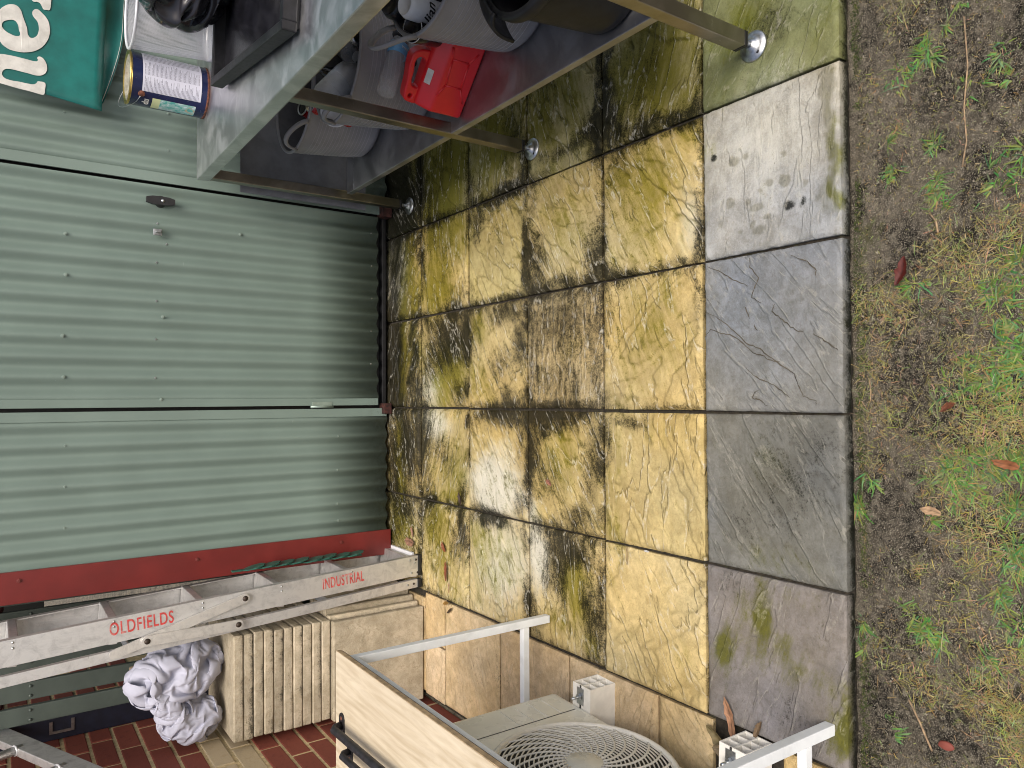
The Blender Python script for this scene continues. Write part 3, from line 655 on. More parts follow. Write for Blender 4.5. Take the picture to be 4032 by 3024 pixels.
rs = random.Random(5)
TH = {}
for i in range(-2, 6):
    for j in range(0, 6):
        cx, cy = i*.4+.2, j*.4+.2
        N = 84 if i <= 2 else 30
        if j == 0:
            k = i if i in GREY else 4
            pv = paver(cx + rs.uniform(-.001, .001), cy, .393, .391, GREY[k], 2.4 if i == 0 else rs.uniform(.4, 2.6), .0022 if i in (0, 1, 2) else .0034, 100+i, N=N, flat=True, jit=rs.uniform(-.002, .001))
            if i == 0:
                for c in CRACKS:
                    pts = []
                    for (x0, y0), (x1, y1) in zip(c[:-1], c[1:]):
                        for q in range(4):
                            s = q/4; pts.append((x0+(x1-x0)*s + rs.uniform(-.0016, .0016), y0+(y1-y0)*s + rs.uniform(-.0016, .0016)))
                    pts.append(c[-1])
                    cr = MB()
                    n_ = len(pts)
                    vs_, fs_ = [], []
                    for q, (x, y) in enumerate(pts):
                        x = min(max(x, .012), .388); y = min(max(y, .012), .386)
                        a_ = pts[max(q-1, 0)]; b_ = pts[min(q+1, n_-1)]
                        tx, ty = b_[0]-a_[0], b_[1]-a_[1]; L_ = math.hypot(tx, ty) or 1
                        w = .0014*(.35+.65*math.sin(math.pi*(q+.5)/n_))*rs.uniform(.6, 1.4)
                        vs_ += [(x-cx-ty/L_*w, y-cy+tx/L_*w, .0029), (x-cx+ty/L_*w, y-cy-tx/L_*w, .0029)]
                        if q: fs_.append((2*q-2, 2*q-1, 2*q+1, 2*q))
                    cr.add(vs_, fs_)
                    cr.build('crack', MT['crack'], pv)
        else:
            th = rs.choice([.55, .75, 2.3, 2.5, 2.2]) if i < 1 else rs.choice([.95, 1.1, .8, 2.3])
            base = YEL[(i*3+j*5) % 5]
            if (i, j) == (0, 2): base = (.58, .48, .28)
            if (i, j) == (1, 3): base = (.47, .40, .19)
            if i >= 2: base = tuple(c*k for c, k in zip(base, (.72, .8, .85)))
            paver(cx + rs.uniform(-.0015, .0015), cy + rs.uniform(-.0015, .0015), .3915, .3915, base, th, .0095, 200+i*11+j, N=N, clean=.8 if (i, j) in ((-2, 1), (-1, 1)) else 0, jit=rs.uniform(-.003, .002))
TAN = [(.54, .42, .25), (.56, .43, .25), (.60, .47, .29), (.60, .47, .31), (.62, .49, .32), (.62, .50, .31), (.58, .44, .22)]
edges = [(2.36, 1.968), (1.962, 1.80), (1.794, 1.388), (1.382, .982), (.975, .582), (.575, .385), (.17, -.03)]
for q, (y1, y0) in enumerate(edges):
    if q == 1:
        paver(-.905, (y1+y0)/2, .20, y1-y0, TAN[q], 1.0, .002, 331, N=24, clean=.9)
        paver(-1.125, (y1+y0)/2, .225, y1-y0, (.62, .50, .34), 1.0, .002, 332, N=24, clean=.9)
    else:
        paver(-1.02 if q else -1.03, (y1+y0)/2, .425 if q else .40, y1-y0, TAN[q], .7+.4*q, .0026, 340+q, N=40, clean=.9)

# ------------------------------------------------------------------ brick house wall on the left
wall = MB(); wall.box((-1.3535, 2.41, 1.02), (.12, 2.2, 2.5))  # unseen near end cut short so light reaches the table
house = wall.build('house_wall', MT['mortar'])
tag(house, 'red brick house wall with cream mortar and two cream courses, on the left', 'wall')
def brick_mesh(dx, dy, dz):
    b = MB(); b.box((0, 0, 0), (dx, dy, dz), bev=.004)
    return b.mesh('brick')
bm_r = brick_mesh(.055, .2285, .0735); bm_r.materials.append(MT['brick_red'])
bm_c = brick_mesh(.055, .2285, .0735); bm_c.materials.append(MT['brick_cream'])
COURSE = .0862
Z0 = .803 - 9*COURSE
for c in range(-1, 24):
    z = Z0 + c*COURSE + COURSE/2
    off = [0, .122, .05, .165][c % 4]
    for k in range(0, 10):
        y = 1.43 + off + (k-.0)*.2405
        if y > 3.4: continue
        o = bpy.data.objects.new('brick', bm_c if c in (8, 9) else bm_r)
        COL.objects.link(o); o.parent = house
        o.location = (-1.3175 + rs.uniform(-.0015, .0015), y + rs.uniform(-.002, .002), z + rs.uniform(-.001, .001))

# ------------------------------------------------------------------ garden shed
shed = thing('garden_shed', 'sage green corrugated metal garden shed with oxide red corner flashing', 'shed', (0, 2.3, 0))
PIT = .0762
def sheet(x0, x1, z0, z1, ph, amp=.0110, nz=7, dent=0.0):
    n = int((x1-x0)/PIT*16)
    xs = np.linspace(x0, x1, n+1); zs = np.linspace(z0, z1, nz)
    b = MB(); vs = []; fs = []
    for z in zs:
        for x in xs:
            c = math.cos(2*math.pi*(x-ph)/PIT)
            y = -amp*(.92*c + .08*c*c*c)
            if dent and z < z0 + .06: y += dent*math.sin(x*31)*(.06-(z-z0))/.06
            vs.append((x, y, z))
    m_ = n+1
    for a in range(nz-1):
        for i in range(n): fs.append((a*m_+i, a*m_+i+1, (a+1)*m_+i+1, (a+1)*m_+i))
    b.add(vs, fs, None, True)
    # folded bottom thickness
    k = len(vs)
    b.add([(x, -amp*math.cos(2*math.pi*(x-ph)/PIT)+.0035, z0) for x in xs], [], None)
    for i in range(n): b.f.append([i+1, i, k+i, k+i+1]); b.sm.append(False)
    return b
PH = .127
ws1 = sheet(-.60, -.026, .022, 2.15, -.128).build('wall_sheet', MT['green'], shed)
ws2 = sheet(.915, 2.6, .022, 2.15, PH).build('wall_sheet', MT['green'], shed)
door = sheet(.030, .893, .068, 2.05, PH).build('door', MT['green_door'], shed, (0, -.004, 0))
# flat stiles either side of the hinge gap
s1 = MB(); s1.box((-.022, -.006, 1.09), (.038, .012, 2.13), bev=.002); s1.build('door_jamb', MT['green'], shed)
s1 = MB(); s1.box((.027, -.010, 1.06), (.032, .012, 1.98), bev=.002); s1.build('door_stile', MT['green_door'], door, (0, .004, 0))
s1 = MB(); s1.box((.927, -.004, 1.09), (.040, .012, 2.13), bev=.002); s1.build('door_jamb', MT['green'], shed)
s1 = MB(); s1.box((.45, .045, 1.0), (.95, .01, 2.0)); s1.build('dark_inside', MT['black'], shed)
s1 = MB(); s1.box((.45, .03, .030), (.98, .05, .020), bev=.003); s1.build('gap_shade_strip', MT['black'], shed)  # black strip stands in for the shaded gap below the door
s1 = MB(); s1.box((.93, -.012, .035), (.07, .06, .05), bev=.003); s1.build('floor_bracket', MT['rust'], shed)
s1 = MB(); s1.box((-.005, -.010, .030), (.05, .05, .04), bev=.003); s1.build('floor_bracket', MT['rust'], shed)
post = MB(); post.box((-.6275, -.026, 1.09), (.115, .012, 2.15), bev=.0015); post.box((-.681, .05, 1.09), (.010, .14, 2.148), bev=.0015)
post = post.build('corner_flashing', MT['red'], shed)
s1 = MB(); s1.box((-.66, 1.1, 1.07), (.012, 2.0, 2.14)); s1.build('side_wall', MT['green'], shed)
s1 = MB(); s1.box((2.6, 1.1, 1.07), (.012, 2.2, 2.14)); s1.build('side_wall', MT['green'], shed)
s1 = MB(); s1.box((.97, 2.1, 1.07), (3.3, .012, 2.14)); s1.build('back_wall', MT['green'], shed)
s1 = MB(); s1.box((.97, 1.05, 2.19), (3.4, 2.35, .04), rot=(R(-4), 0, 0)); s1.build('unseen_roof', MT['green'], shed)  # roof out of view, added for a plausible shadow
def screw(x, z, par, mat, r=.0055, y=-.014, h=.006):
    b = MB(); M = Matrix.Translation((x, y, z)) @ Matrix.Rotation(R(90), 4, 'X')
    b.lathe([(0, h), (r*.72, h), (r*.8, h*.35), (r*1.25, h*.30), (r*1.3, 0)], 8, M, smooth=False)
    return b.build('screw', mat, par)
for x, z in ((.661, 1.333), (.508, 1.331), (.2795, 1.34), (.127, 1.336), (.37, .998), (.735, .70)): screw(x, z, door, MT['screw'])
screw(.042, 1.003, door, MT['screw'], .005, -.012)
for x, z in ((.74, 1.019), (.661, .985), (.5845, 1.021), (.432, 1.021), (.2795, 1.023), (.127, 1.024), (.813, .105), (.66, .103), (.508, .103), (.355, .106), (.2032, .107)): screw(x, z, door, MT['zinc'], .003, -.012, .003)
for x, z in ((-.128, .265), (-.2804, .268), (-.4328, .269), (-.509, .265), (-.128, 1.33), (-.2804, 1.33), (-.4328, 1.33)): screw(x, z, ws1, MT['screw'], .0045, -.0085)
for x, z in ((1.27, 1.36), (1.1176, 1.34), (1.04, .98), (1.19, .98)): screw(x, z, ws2, MT['screw'], .0045, -.0085)
for z in (.26, .87, 1.47, 2.0): screw(-.603, z, post, MT['screw_red'], .006, -.033)
# handle
hd = MB()
M = Matrix.Translation((.826, -.034, 1.011))
poly = [(-.010, -.052), (.010, -.052), (.016, -.03), (.017, .0), (.016, .03), (.010, .052), (-.010, .052), (-.016, .03), (-.017, 0), (-.016, -.03)]
hd.prism(poly, -.006, .008, M @ Matrix.Rotation(R(90), 4, 'X'))
hd.lathe([(.022, -.012), (.022, .014), (.014, .022)], 20, Matrix.Translation((.826, -.014, 1.008)) @ Matrix.Rotation(R(90), 4, 'X'))
hd = hd.build('handle', MT['black'], door)
k = MB(); k.lathe([(0, .004), (.006, .004), (.007, 0)], 12, Matrix.Translation((.826, -.042, 1.004)) @ Matrix.Rotation(R(90), 4, 'X')); k.build('lock_cylinder', MT['zinc'], door)
hs = MB(); hs.box((.705, -.014, 1.018), (.026, .008, .032), bev=.003); hs.box((.705, -.022, 1.016), (.006, .014, .02), bev=.002); hs.build('hasp', MT['zinc'], door)
hg = MB(); hg.tube([(.006, -.014, .291), (.006, -.014, .395)], .0055, 10); hg.box((.018, -.013, .343), (.02, .004, .09)); hg.build('hinge', MT['screw'], door)
hg = MB(); hg.tube([(.006, -.014, 1.75), (.006, -.014, 1.85)], .0055, 10); hg.box((.018, -.013, 1.8), (.02, .004, .09)); hg.build('hinge', MT['zinc'], door)
# ================================================================== right: stainless workbench and what is on it
def copy_part(o, parent, loc=None):
    c = o.copy(); COL.objects.link(c); c.parent = parent
    if loc is not None: c.location = loc
    return c
TX0, TX1, TY0, TY1, TZ = .895, 1.52, .19, 2.13, .906
bench_t = thing('steel_workbench', 'stainless steel workbench with undershelf on adjustable flange feet beside the shed', 'table', (1.2, 1.16, 0))
def tb(c, d, bev=0): 
    b = MB(); b.box((c[0]-1.2, c[1]-1.16, c[2]), d, bev=bev); return b
tb(((TX0+TX1)/2, (TY0+TY1)/2, TZ-.024), (TX1-TX0, TY1-TY0, .048), .005).build('tabletop', MT['steel'], bench_t)
sh = tb(((TX0+TX1)/2, (TY0+TY1)/2-.04, .329), (TX1-TX0-.004, TY1-TY0-.18, .024), .003).build('undershelf', MT['steel_shelf'], bench_t)
seam = tb((1.2, 1.93, .3416), (.6, .002, .002)); seam.build('shelf_seam', MT['zinc'], sh)
bp = tb((1.2, 2.19, .45), (.62, .004, .55)).build('back_panel', MT['backpanel'], bench_t)
leg_me = MB(); leg_me.box((0, 0, .4605), (.038, .038, .805), bev=.003); leg_me = leg_me.mesh('leg'); leg_me.materials.append(MT['steel_leg'])
plug_me = MB(); plug_me.box((0, 0, .052), (.0385, .0385, .012), bev=.003); plug_me = plug_me.mesh('plug'); plug_me.materials.append(MT['black'])
ft = MB(); ft.tube([(0, 0, .012), (0, 0, .06)], .008, 12)
ft.lathe([(0, .020), (.012, .020), (.016, .012), (.026, .009), (.037, .006), (.039, .003), (.039, .0005)], 36)
foot_me = ft.mesh('foot'); foot_me.materials.append(MT['zinc'])
hole_me = MB(); hole_me.lathe([(0, .0005), (.0042, .0004), (.0045, 0)], 10); hole_me = hole_me.mesh('bolt_hole'); hole_me.materials.append(MT['black'])
for x in (.915, 1.49):
    for y in (2.097, 1.159, .229):
        l = link('leg', leg_me, None, bench_t, (x-1.2, y-1.16, 0)) if True else None
        link('plug', plug_me, None, l); f_ = link('foot', foot_me, None, l)
        for a in (40, 220):
            link('bolt_hole', hole_me, None, l, (.027*math.cos(R(a)), .027*math.sin(R(a)), .0088))

# ---- paint tin
can = thing('paint_tin', 'tall navy paint tin with white printed label and wire bail on the workbench', 'paint tin', (1.19, 2.005, TZ))
CR_, CH = .0905, .262
b = MB(); b.lathe([(0, .004), (CR_-.006, .004), (CR_-.002, 0), (CR_+.001, .003), (CR_+.001, .008), (CR_, .012), (CR_, CH-.012), (CR_, CH-.006)], 64); b.build('body', MT['navy'], can)
b = MB(); b.lathe([(CR_, CH-.008), (CR_+.0025, CH-.005), (CR_+.0025, CH), (CR_-.006, CH), (CR_-.008, CH-.006), (CR_-.014, CH-.006)], 64); b.build('rim', MT['gold'], can)
b = MB(); b.lathe([(CR_-.012, CH-.004), (CR_-.02, CH-.002), (CR_-.03, CH-.012), (0, CH-.012)], 64); b.build('lid', MT['tin_in'], can)
b = MB(); b.lathe([(CR_+.001, .001), (CR_+.0018, .003), (CR_+.0018, .006), (CR_+.001, .008)], 64); b.build('bottom_seam', MT['rusty'], can)
def arc_patch(a0, a1, z0, z1, r, n=24):
    vs = []; fs = []; uv = []
    for i in range(n+1):
        a = a0 + (a1-a0)*i/n
        for z, w in ((z0, 0), (z1, 1)):
            vs.append((r*math.cos(a), r*math.sin(a), z)); uv.append((i/n, w))
    for i in range(n): fs.append((2*i, 2*i+2, 2*i+3, 2*i+1))
    me = bpy.data.meshes.new('patch'); me.from_pydata(vs, [], fs)
    ul = me.uv_layers.new(name='UVMap')
    for lp in me.loops: ul.data[lp.index].uv = uv[lp.vertex_index]
    me.polygons.foreach_set('use_smooth', [True]*n)
    return me
link('label', arc_patch(R(-133), R(-26), .028, .222, CR_+.0008), MT['label'], can)
link('picture_label', arc_patch(R(-182), R(-146), .040, .185, CR_+.0008), MT['picture'], can)
b = MB(); b.add([tuple(CR_*1.02*math.cos(R(a))*k for k in (1,)) + (CR_*1.02*math.sin(R(a)), z) for a, z in ((-176, .045), (-160, .040), (-150, .060), (-165, .075))], [(0, 1, 2, 3)]); b.build('torn_label', MT['brick_cream'], can)
ea = R(-141)
b = MB(); b.lathe([(0, .006), (.007, .005), (.011, .001), (.012, -.001)], 16, Matrix.Translation((CR_*math.cos(ea), CR_*math.sin(ea), .222)) @ Vector((math.cos(ea), math.sin(ea), 0)).to_track_quat('Z', 'Y').to_matrix().to_4x4()); b.build('ear', MT['rusty'], can)
e1 = Vector((CR_*1.05*math.cos(ea), CR_*1.05*math.sin(ea), .222)); e2 = Vector((-e1.x, -e1.y, .222))
out = Vector((math.cos(ea-R(90)), math.sin(ea-R(90)), 0))
pts = []
for q in range(17):
    s = q/16
    p = e1.lerp(e2, s) + out*(.115*math.sin(math.pi*s)**.7) + Vector((0, 0, .055*math.sin(math.pi*s)))
    pts.append(p)
b = MB(); b.tube(pts, .0012, 8); b.build('bail_handle', MT['zinc'], can)
tm = text_mesh('du', .03, .0004, 0, .0006)
link('brand_mark', tm, MT['print'], can, (CR_*1.012*math.cos(R(-160)), CR_*1.012*math.sin(R(-160)), .205), Euler((R(90), 0, R(-160+90))))

# ---- wire mesh basket
bk = thing('mesh_basket', 'silver wire mesh waste basket behind the paint tin on the workbench', 'basket', (1.365, 1.845, TZ))
def cyl_uv(r0, r1, z0, z1, n=96, nz=6):
    vs = []; fs = []; uv = []
    for j in range(n+1):
        a = 2*math.pi*j/n
        for i in range(nz+1):
            s = i/nz; r = r0+(r1-r0)*s
            vs.append((r*math.cos(a), r*math.sin(a), z0+(z1-z0)*s)); uv.append((j/n, s))
    for j in range(n):
        for i in range(nz):
            a = j*(nz+1)+i; c = a+nz+1
            fs.append((a, c, c+1, a+1))
    me = bpy.data.meshes.new('mesh'); me.from_pydata(vs, [], fs)
    ul = me.uv_layers.new(name='UVMap')
    for lp in me.loops: ul.data[lp.index].uv = uv[lp.vertex_index]
    me.polygons.foreach_set('use_smooth', [True]*len(fs))
    return me
link('mesh_wall', cyl_uv(.108, .128, .016, .268), MT['mesh'], bk)
def ringpts(r, z, n=64): return [(r*math.cos(2*math.pi*k/n), r*math.sin(2*math.pi*k/n), z) for k in range(n)]
b = MB(); b.tube(ringpts(.129, .270), .0048, 10, True); b.build('top_rim', MT['rimwire'], bk)
b = MB(); b.lathe([(.107, 0), (.110, .0), (.1105, .020), (.108, .020)], 64); b.build('base_band', MT['rimwire'], bk)
b = MB(); b.lathe([(0, .004), (.107, .004)], 48); b.build('base_plate', MT['rimwire'], bk)

# ---- black tray
tr = thing('black_tray', 'shallow black plastic tray with raised rim lying on the workbench', 'tray', (1.15, 1.30, TZ), (0, 0, R(-8.6)))
TW, TL, TH_ = .42, .76, .050
def frame_box(b, w, l, z0, z1, t):
    b.box((-w/2+t/2, 0, (z0+z1)/2), (t, l, z1-z0), bev=.004); b.box((w/2-t/2, 0, (z0+z1)/2), (t, l, z1-z0), bev=.004)
    b.box((0, -l/2+t/2, (z0+z1)/2), (w-2*t+.002, t, z1-z0-.001), bev=.004); b.box((0, l/2-t/2, (z0+z1)/2), (w-2*t+.002, t, z1-z0-.001), bev=.004)
b = MB(); frame_box(b, TW, TL, .010, TH_, .026); b.build('rim', MT['tray'], tr, (.10, 0, 0))
b = MB(); b.box((0, 0, .012), (TW-.05, TL-.05, .006)); b.build('floor', MT['black_gloss'], tr, (.10, 0, 0))
b = MB(); b.box((0, 0, .005), (TW-.03, TL-.03, .0098)); b.build('foot_step', MT['tray'], tr, (.10, 0, 0))

# ---- crumpled sheets: a square sheet squeezed into a lump until it buckles
def crush(size, ell, seed, N=56, iters=170, floor=-1.0, bend=.35):
    rs_ = np.random.RandomState(seed)
    d = size/(N-1)
    u, v = np.meshgrid(np.linspace(-1, 1, N), np.linspace(-1, 1, N), indexing='ij')
    ell = np.array(ell)
    P = np.zeros((N, N, 3))
    th = 2.2*u + .7*np.sin(2.1*v+seed); ph = 1.5*v
    P[..., 0] = np.sin(th)*np.cos(ph)*.8; P[..., 1] = -np.cos(th)*np.cos(ph)*.8; P[..., 2] = np.sin(ph)*.9
    for k in range(3):
        P[..., k] += .5*(fbm(u*2.5+rs_.rand()*40+9, v*2.5+rs_.rand()*40+9, 3)-.5)
    P = P*ell
    def con(A, B, rest, stiff, lo=False):
        D = B-A; L = np.linalg.norm(D, axis=-1, keepdims=True)+1e-9
        c = (L-rest)/L*.5*stiff
        if lo: c = np.minimum(c, 0)
        return D*c
    for it in range(iters):
        if it < iters*.7: P += rs_.normal(size=P.shape)*d*.05*(1-it/iters)
        for ax in (0, 1):
            for par in (0, 1):
                sl = [slice(None)]*2; s2 = [slice(None)]*2
                n = N-1
                sl[ax] = slice(par, n, 2); s2[ax] = slice(par+1, n+1, 2)
                A = P[tuple(sl)]; B = P[tuple(s2)]
                m_ = min(A.shape[ax], B.shape[ax])
                idx = np.arange(m_); A = np.take(A, idx, ax); B = np.take(B, idx, ax)
                c = con(A, B, d, 1.0)
                sa = [slice(None)]*2; sa[ax] = slice(par, par+2*m_, 2); sb = [slice(None)]*2; sb[ax] = slice(par+1, par+1+2*m_, 2)
                P[tuple(sa)] += c; P[tuple(sb)] -= c
            sa = [slice(None)]*2; sb = [slice(None)]*2; sa[ax] = slice(0, N-7); sb[ax] = slice(7, N)
            c = con(P[tuple(sa)], P[tuple(sb)], d*5.6, bend, True)*.5
            P[tuple(sa)] += c; P[tuple(sb)] -= c
        for (a0, a1, b0, b1) in ((0, N-1, 1, N), (1, N, 0, N-1)):
            c = con(P[a0:a1, :-1], P[b0:b1, 1:], d*1.414, .35)*.5
            P[a0:a1, :-1] += c; P[b0:b1, 1:] -= c
        q = np.linalg.norm(P/ell, axis=-1, keepdims=True)
        P = np.where(q > 1, P/q, P)
        P[..., 2] = np.maximum(P[..., 2], floor*ell[2])
    idx = np.arange(N*N).reshape(N, N)
    fs = np.stack([idx[:-1, :-1], idx[1:, :-1], idx[1:, 1:], idx[:-1, 1:]], -1).reshape(-1, 4).tolist()
    me = bpy.data.meshes.new('crumpled'); me.from_pydata(P.reshape(-1, 3).tolist(), [], fs)
    me.polygons.foreach_set('use_smooth', [True]*len(fs))
    return me
def smooth_mod(o):
    md = o.modifiers.new('smooth', 'SUBSURF'); md.levels = md.render_levels = 1
    return o
# ---- crumpled sheets
def crumple(rad, seed, amp=.25, sub=5, folds=14, k0=2.0, k1=6.0, sag=0.0, ridge=True):
    rs_ = np.random.RandomState(seed)
    bm = bmesh.new(); bmesh.ops.create_icosphere(bm, subdivisions=sub, radius=1.0)
    V = np.array([v.co for v in bm.verts])
    D = np.zeros(len(V))
    for i in range(folds):
        d = rs_.normal(size=3); d /= np.linalg.norm(d)
        k = rs_.uniform(k0, k1); ph = rs_.uniform(0, 6.3)
        x = V@d*k + ph + .6*np.sin(V@rs_.normal(size=3)*2)
        w = np.abs(((x/math.pi) % 2) - 1)
        D += (w-.5)*(2.5/k)
    D = amp*D/np.sqrt(folds)
    W_ = V*(1+D[:, None])*np.array(rad)
    if sag: W_[:, 2] = np.maximum(W_[:, 2], -rad[2]*sag)
    for v, p in zip(bm.verts, W_): v.co = p
    me = bpy.data.meshes.new('crumple'); bm.to_mesh(me); bm.free()
    me.polygons.foreach_set('use_smooth', [True]*len(me.polygons))
    return me
bag = smooth_mod(link('rubbish_bag', crush(.80, (.20, .19, .16), 4, floor=-.9), MT['black_bag'], None, (1.42, 1.585, TZ+.162)))
tag(bag, 'crumpled black plastic rubbish bag sitting in the black tray', 'rubbish bag')

# ---- teal banner leaning behind
bn = thing('vinyl_banner', 'teal vinyl banner with large white letters hanging in front of the shed wall', 'banner', (1.4, 2.2, 1.2))
def bshape(x, z): return .010*math.sin((x-1.1)*7) + .05*max(0, z-1.25)**1.3
nx_, nz_ = 30, 20
vs, fs = [], []
for a in range(nx_+1):
    for c in range(nz_+1):
        s, w = a/nx_, c/nz_
        x0_ = 1.118 + (.040*w*2.2); z0_ = 1.224 - .026*s*.95
        x = x0_ + s*.72; z = z0_ + w*.62
        vs.append((x-1.4, .004 + bshape(x, z), z-1.2))
for a in range(nx_):
    for c in range(nz_):
        i = a*(nz_+1)+c; fs.append((i, i+nz_+1, i+nz_+2, i+1))
me = bpy.data.meshes.new('sheet'); me.from_pydata(vs, [], fs)
sheet_o = link('sheet', me, MT['teal'], bn, smooth=True)
md = sheet_o.modifiers.new('thickness', 'SOLIDIFY'); md.thickness = .0025; md.offset = 1
def letter(loops):
    me = outline_mesh(loops, .0004)
    for v in me.vertices:
        x, z, dy = v.co.x, v.co.y, v.co.z
        v.co = (x-1.4, bshape(x, z) - .0012 - dy, z-1.2)
    return me
link('letter', letter([LETTERS['N']]), MT['print'], bn)
link('letter', letter([LETTERS['E'], LETTERS['EH']]), MT['print'], bn)
link('letter', letter([LETTERS['T']]), MT['print'], bn)
vs, fs = [], []
for a in range(21):
    for c in range(9):
        s, w = a/20, c/8
        x = 1.16 + .42*s; z = 1.235 - .075*w*(.25+.75*math.sin(min(1, s*1.3)*math.pi*.5)) - .02*s
        vs.append((x-1.4, .022 + .018*math.sin(w*2.2) + .008*math.sin(s*9), z-1.2))
for a in range(20):
    for c in range(8):
        i = a*9+c; fs.append((i, i+9, i+10, i+1))
me = bpy.data.meshes.new('flap'); me.from_pydata(vs, [], fs)
fl = link('folded_flap', me, MT['teal'], bn, smooth=True)
b = MB(); b.tube([(v[0], v[1]-.002, v[2]+.006) for v in vs[8::9]], .0012, 5); b.build('stitching', MT['print'], fl)

# ================================================================== on the undershelf
SZ = .341
def make_tub(name, label, loc, rotz, H=.295, rb=.168, rt=.200, handle='loop', n=72):
    t = thing(name, label, 'tub', loc, (0, 0, rotz), 'grey flexible tubs on the undershelf')
    prof = [(0, 0), (rb-.03, 0), (rb-.012, .004), (rb, .020)]
    k = 40
    for i in range(1, k+1):
        s = i/k; prof.append((rb+(rt-rb)*s**.9, .020+(H-.020)*s))
    b = MB(); b.lathe(prof, n); b.build('wall', MT['tub'], t)
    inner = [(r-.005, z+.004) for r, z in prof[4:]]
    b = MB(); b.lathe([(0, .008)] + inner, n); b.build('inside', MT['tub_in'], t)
    b = MB()
    for i in range(1, 17):
        z = .030 + (H-.06)*i/17; r = rb+(rt-rb)*((z-.02)/(H-.02))**.9
        b.tube(ringpts(r+.0002, z, 60), .0010, 5, True)
    b.build('ribs', MT['tub_rib'], t)
    b = MB(); b.tube(ringpts(rt-.001, H, 72), .0058, 8, True); b.build('rim', MT['tub'], t)
    for sgn in (1, -1):
        pts = []
        for q in range(21):
            s = q/20; a = (s-.5)*.72 + (0 if sgn > 0 else math.pi)
            lift = math.sin(math.pi*s)
            rr = rt + .004 + (.050 if handle == 'out' else .012)*lift
            pts.append((rr*math.cos(a), rr*math.sin(a), H + (.062 if handle != 'out' else .085)*lift**.7))
        b = MB(); b.tube(pts, .0085, 8, flat=.6); b.build('handle', MT['tub'], t)
    return t
tub1 = make_tub('flexible_tub', 'grey ribbed tub nearest the shed, holding a jar and a red can', (1.165, 1.79, SZ), R(208))
tub2 = make_tub('flexible_tub', 'grey ribbed tub behind the red jerry can, holding bottles and a white lid', (1.150, 1.375, SZ), R(196))
tub3 = make_tub('flexible_tub', 'grey ribbed tub with a looped handle between jerry can and black bucket', (1.185, .745, SZ), R(148), H=.31, handle='out')

def lathe_thing(name, label, cat, prof, mat, loc, rot=(0, 0, 0), group=None, n=32):
    t = thing(name, label, cat, loc, rot, group)
    b = MB(); b.lathe(prof, n); b.build('body', mat, t)
    return t
def can_prof(r=.033, h=.122): return [(0, .004), (r*.78, .004), (r*.82, 0), (r, .010), (r, h-.014), (r*.80, h), (r*.78, h), (r*.76, h-.004), (0, h-.004)]
def put_text(par, txt, size, mat, r, z, ang, up=True, shear=0.0, roll=0.0):
    me = text_mesh(txt, size, .0002, shear, size*.012)
    M = Matrix.Rotation(roll, 4, 'Z')
    for v in me.vertices:
        p = M @ v.co
        a = ang + p.x/r
        v.co = ((r+.0006+p.z)*math.cos(a), (r+.0006+p.z)*math.sin(a), z+p.y)
    return link('lettering', me, mat, par)
GR = 'cans and bottles in the tubs'
# tub 1
jar = lathe_thing('glass_jar', 'glass jar with clear round top in the tub nearest the shed', 'jar', [(0, 0), (.033, 0), (.036, .01), (.036, .085), (.030, .10), (.030, .112)], MT['can_red'], (1.105, 1.755, SZ+.175), (R(14), R(4), 0), GR)
b = MB(); b.tube(ringpts(.029, .113, 32), .003, 8, True); b.build('rim', MT['zinc'], jar)
b = MB(); b.lathe([(0, .110), (.028, .110)], 32); b.build('lid', MT['glass_dark'], jar)
rc = lathe_thing('drink_can', 'red soft drink can with white script in the tub nearest the shed', 'can', can_prof(.033, .118), MT['can_red'], (1.095, 1.655, SZ+.180), (R(14), R(-5), 0), GR)
put_text(rc, 'Coca', .055, MT['print'], .033, .062, R(-120), shear=.35)
b = MB(); b.lathe([(.026, .114), (.026, .1185), (.024, .1185), (.023, .1145), (0, .1145)], 24); b.build('lid', MT['tin'], rc)
oc = lathe_thing('orange_tin', 'narrow orange brown tin standing in the tub nearest the shed', 'tin', [(0, 0), (.03, 0), (.03, .19), (.02, .2), (0, .2)], MT['can_orange'], (1.20, 1.68, SZ+.10), (R(5), R(8), 0), GR)
rc2 = lathe_thing('drink_can', 'dented red can low beside the handle of the tub nearest the shed', 'can', can_prof(.033, .118), MT['can_red'], (1.06, 1.74, SZ+.10), (R(60), R(20), 0), GR)
put_text(rc2, 'Coca', .05, MT['print'], .033, .062, R(-100), shear=.35)
# tub 2
wl = lathe_thing('plastic_disc', 'round white plastic lid wedged in the rim of the tub behind the jerry can', 'lid', [(0, 0), (.047, 0), (.049, .002), (.049, .014), (.046, .014), (.044, .006), (.036, .006), (.034, .004), (0, .004)], MT['white_cap'], (1.018, 1.475, SZ+.258), (R(48), R(-30), 0), None, 48)
wb_ = lathe_thing('milky_bottle', 'translucent white bottle lying across the tub behind the jerry can', 'bottle', [(0, 0), (.046, 0), (.05, .008), (.05, .115), (.044, .150), (.028, .172), (.020, .176), (.020, .196), (0, .196)], MT['bottle_white'], (1.055, 1.480, SZ+.295), Vector((.15, -.035, -.125)).to_track_quat('Z', 'Y').to_euler(), GR, 40)
b = MB(); b.lathe([(.0505, .035), (.0505, .085)], 40); b.build('label', MT['clear'], wb_)
b = MB(); b.lathe([(.021, .176), (.0225, .178), (.0225, .186), (.021, .188)], 24); b.build('neck_ring', MT['rimwire'], wb_)
b = MB(); b.lathe([(.021, .194), (.024, .194), (.024, .222), (.0, .222)], 24); b.build('cap', MT['black'], wb_)
pc = lathe_thing('drink_can', 'dark can with round red and white badge in the tub behind the jerry can', 'can', can_prof(), MT['can_black'], (1.20, 1.46, SZ+.185), (R(38), R(10), 0), GR)
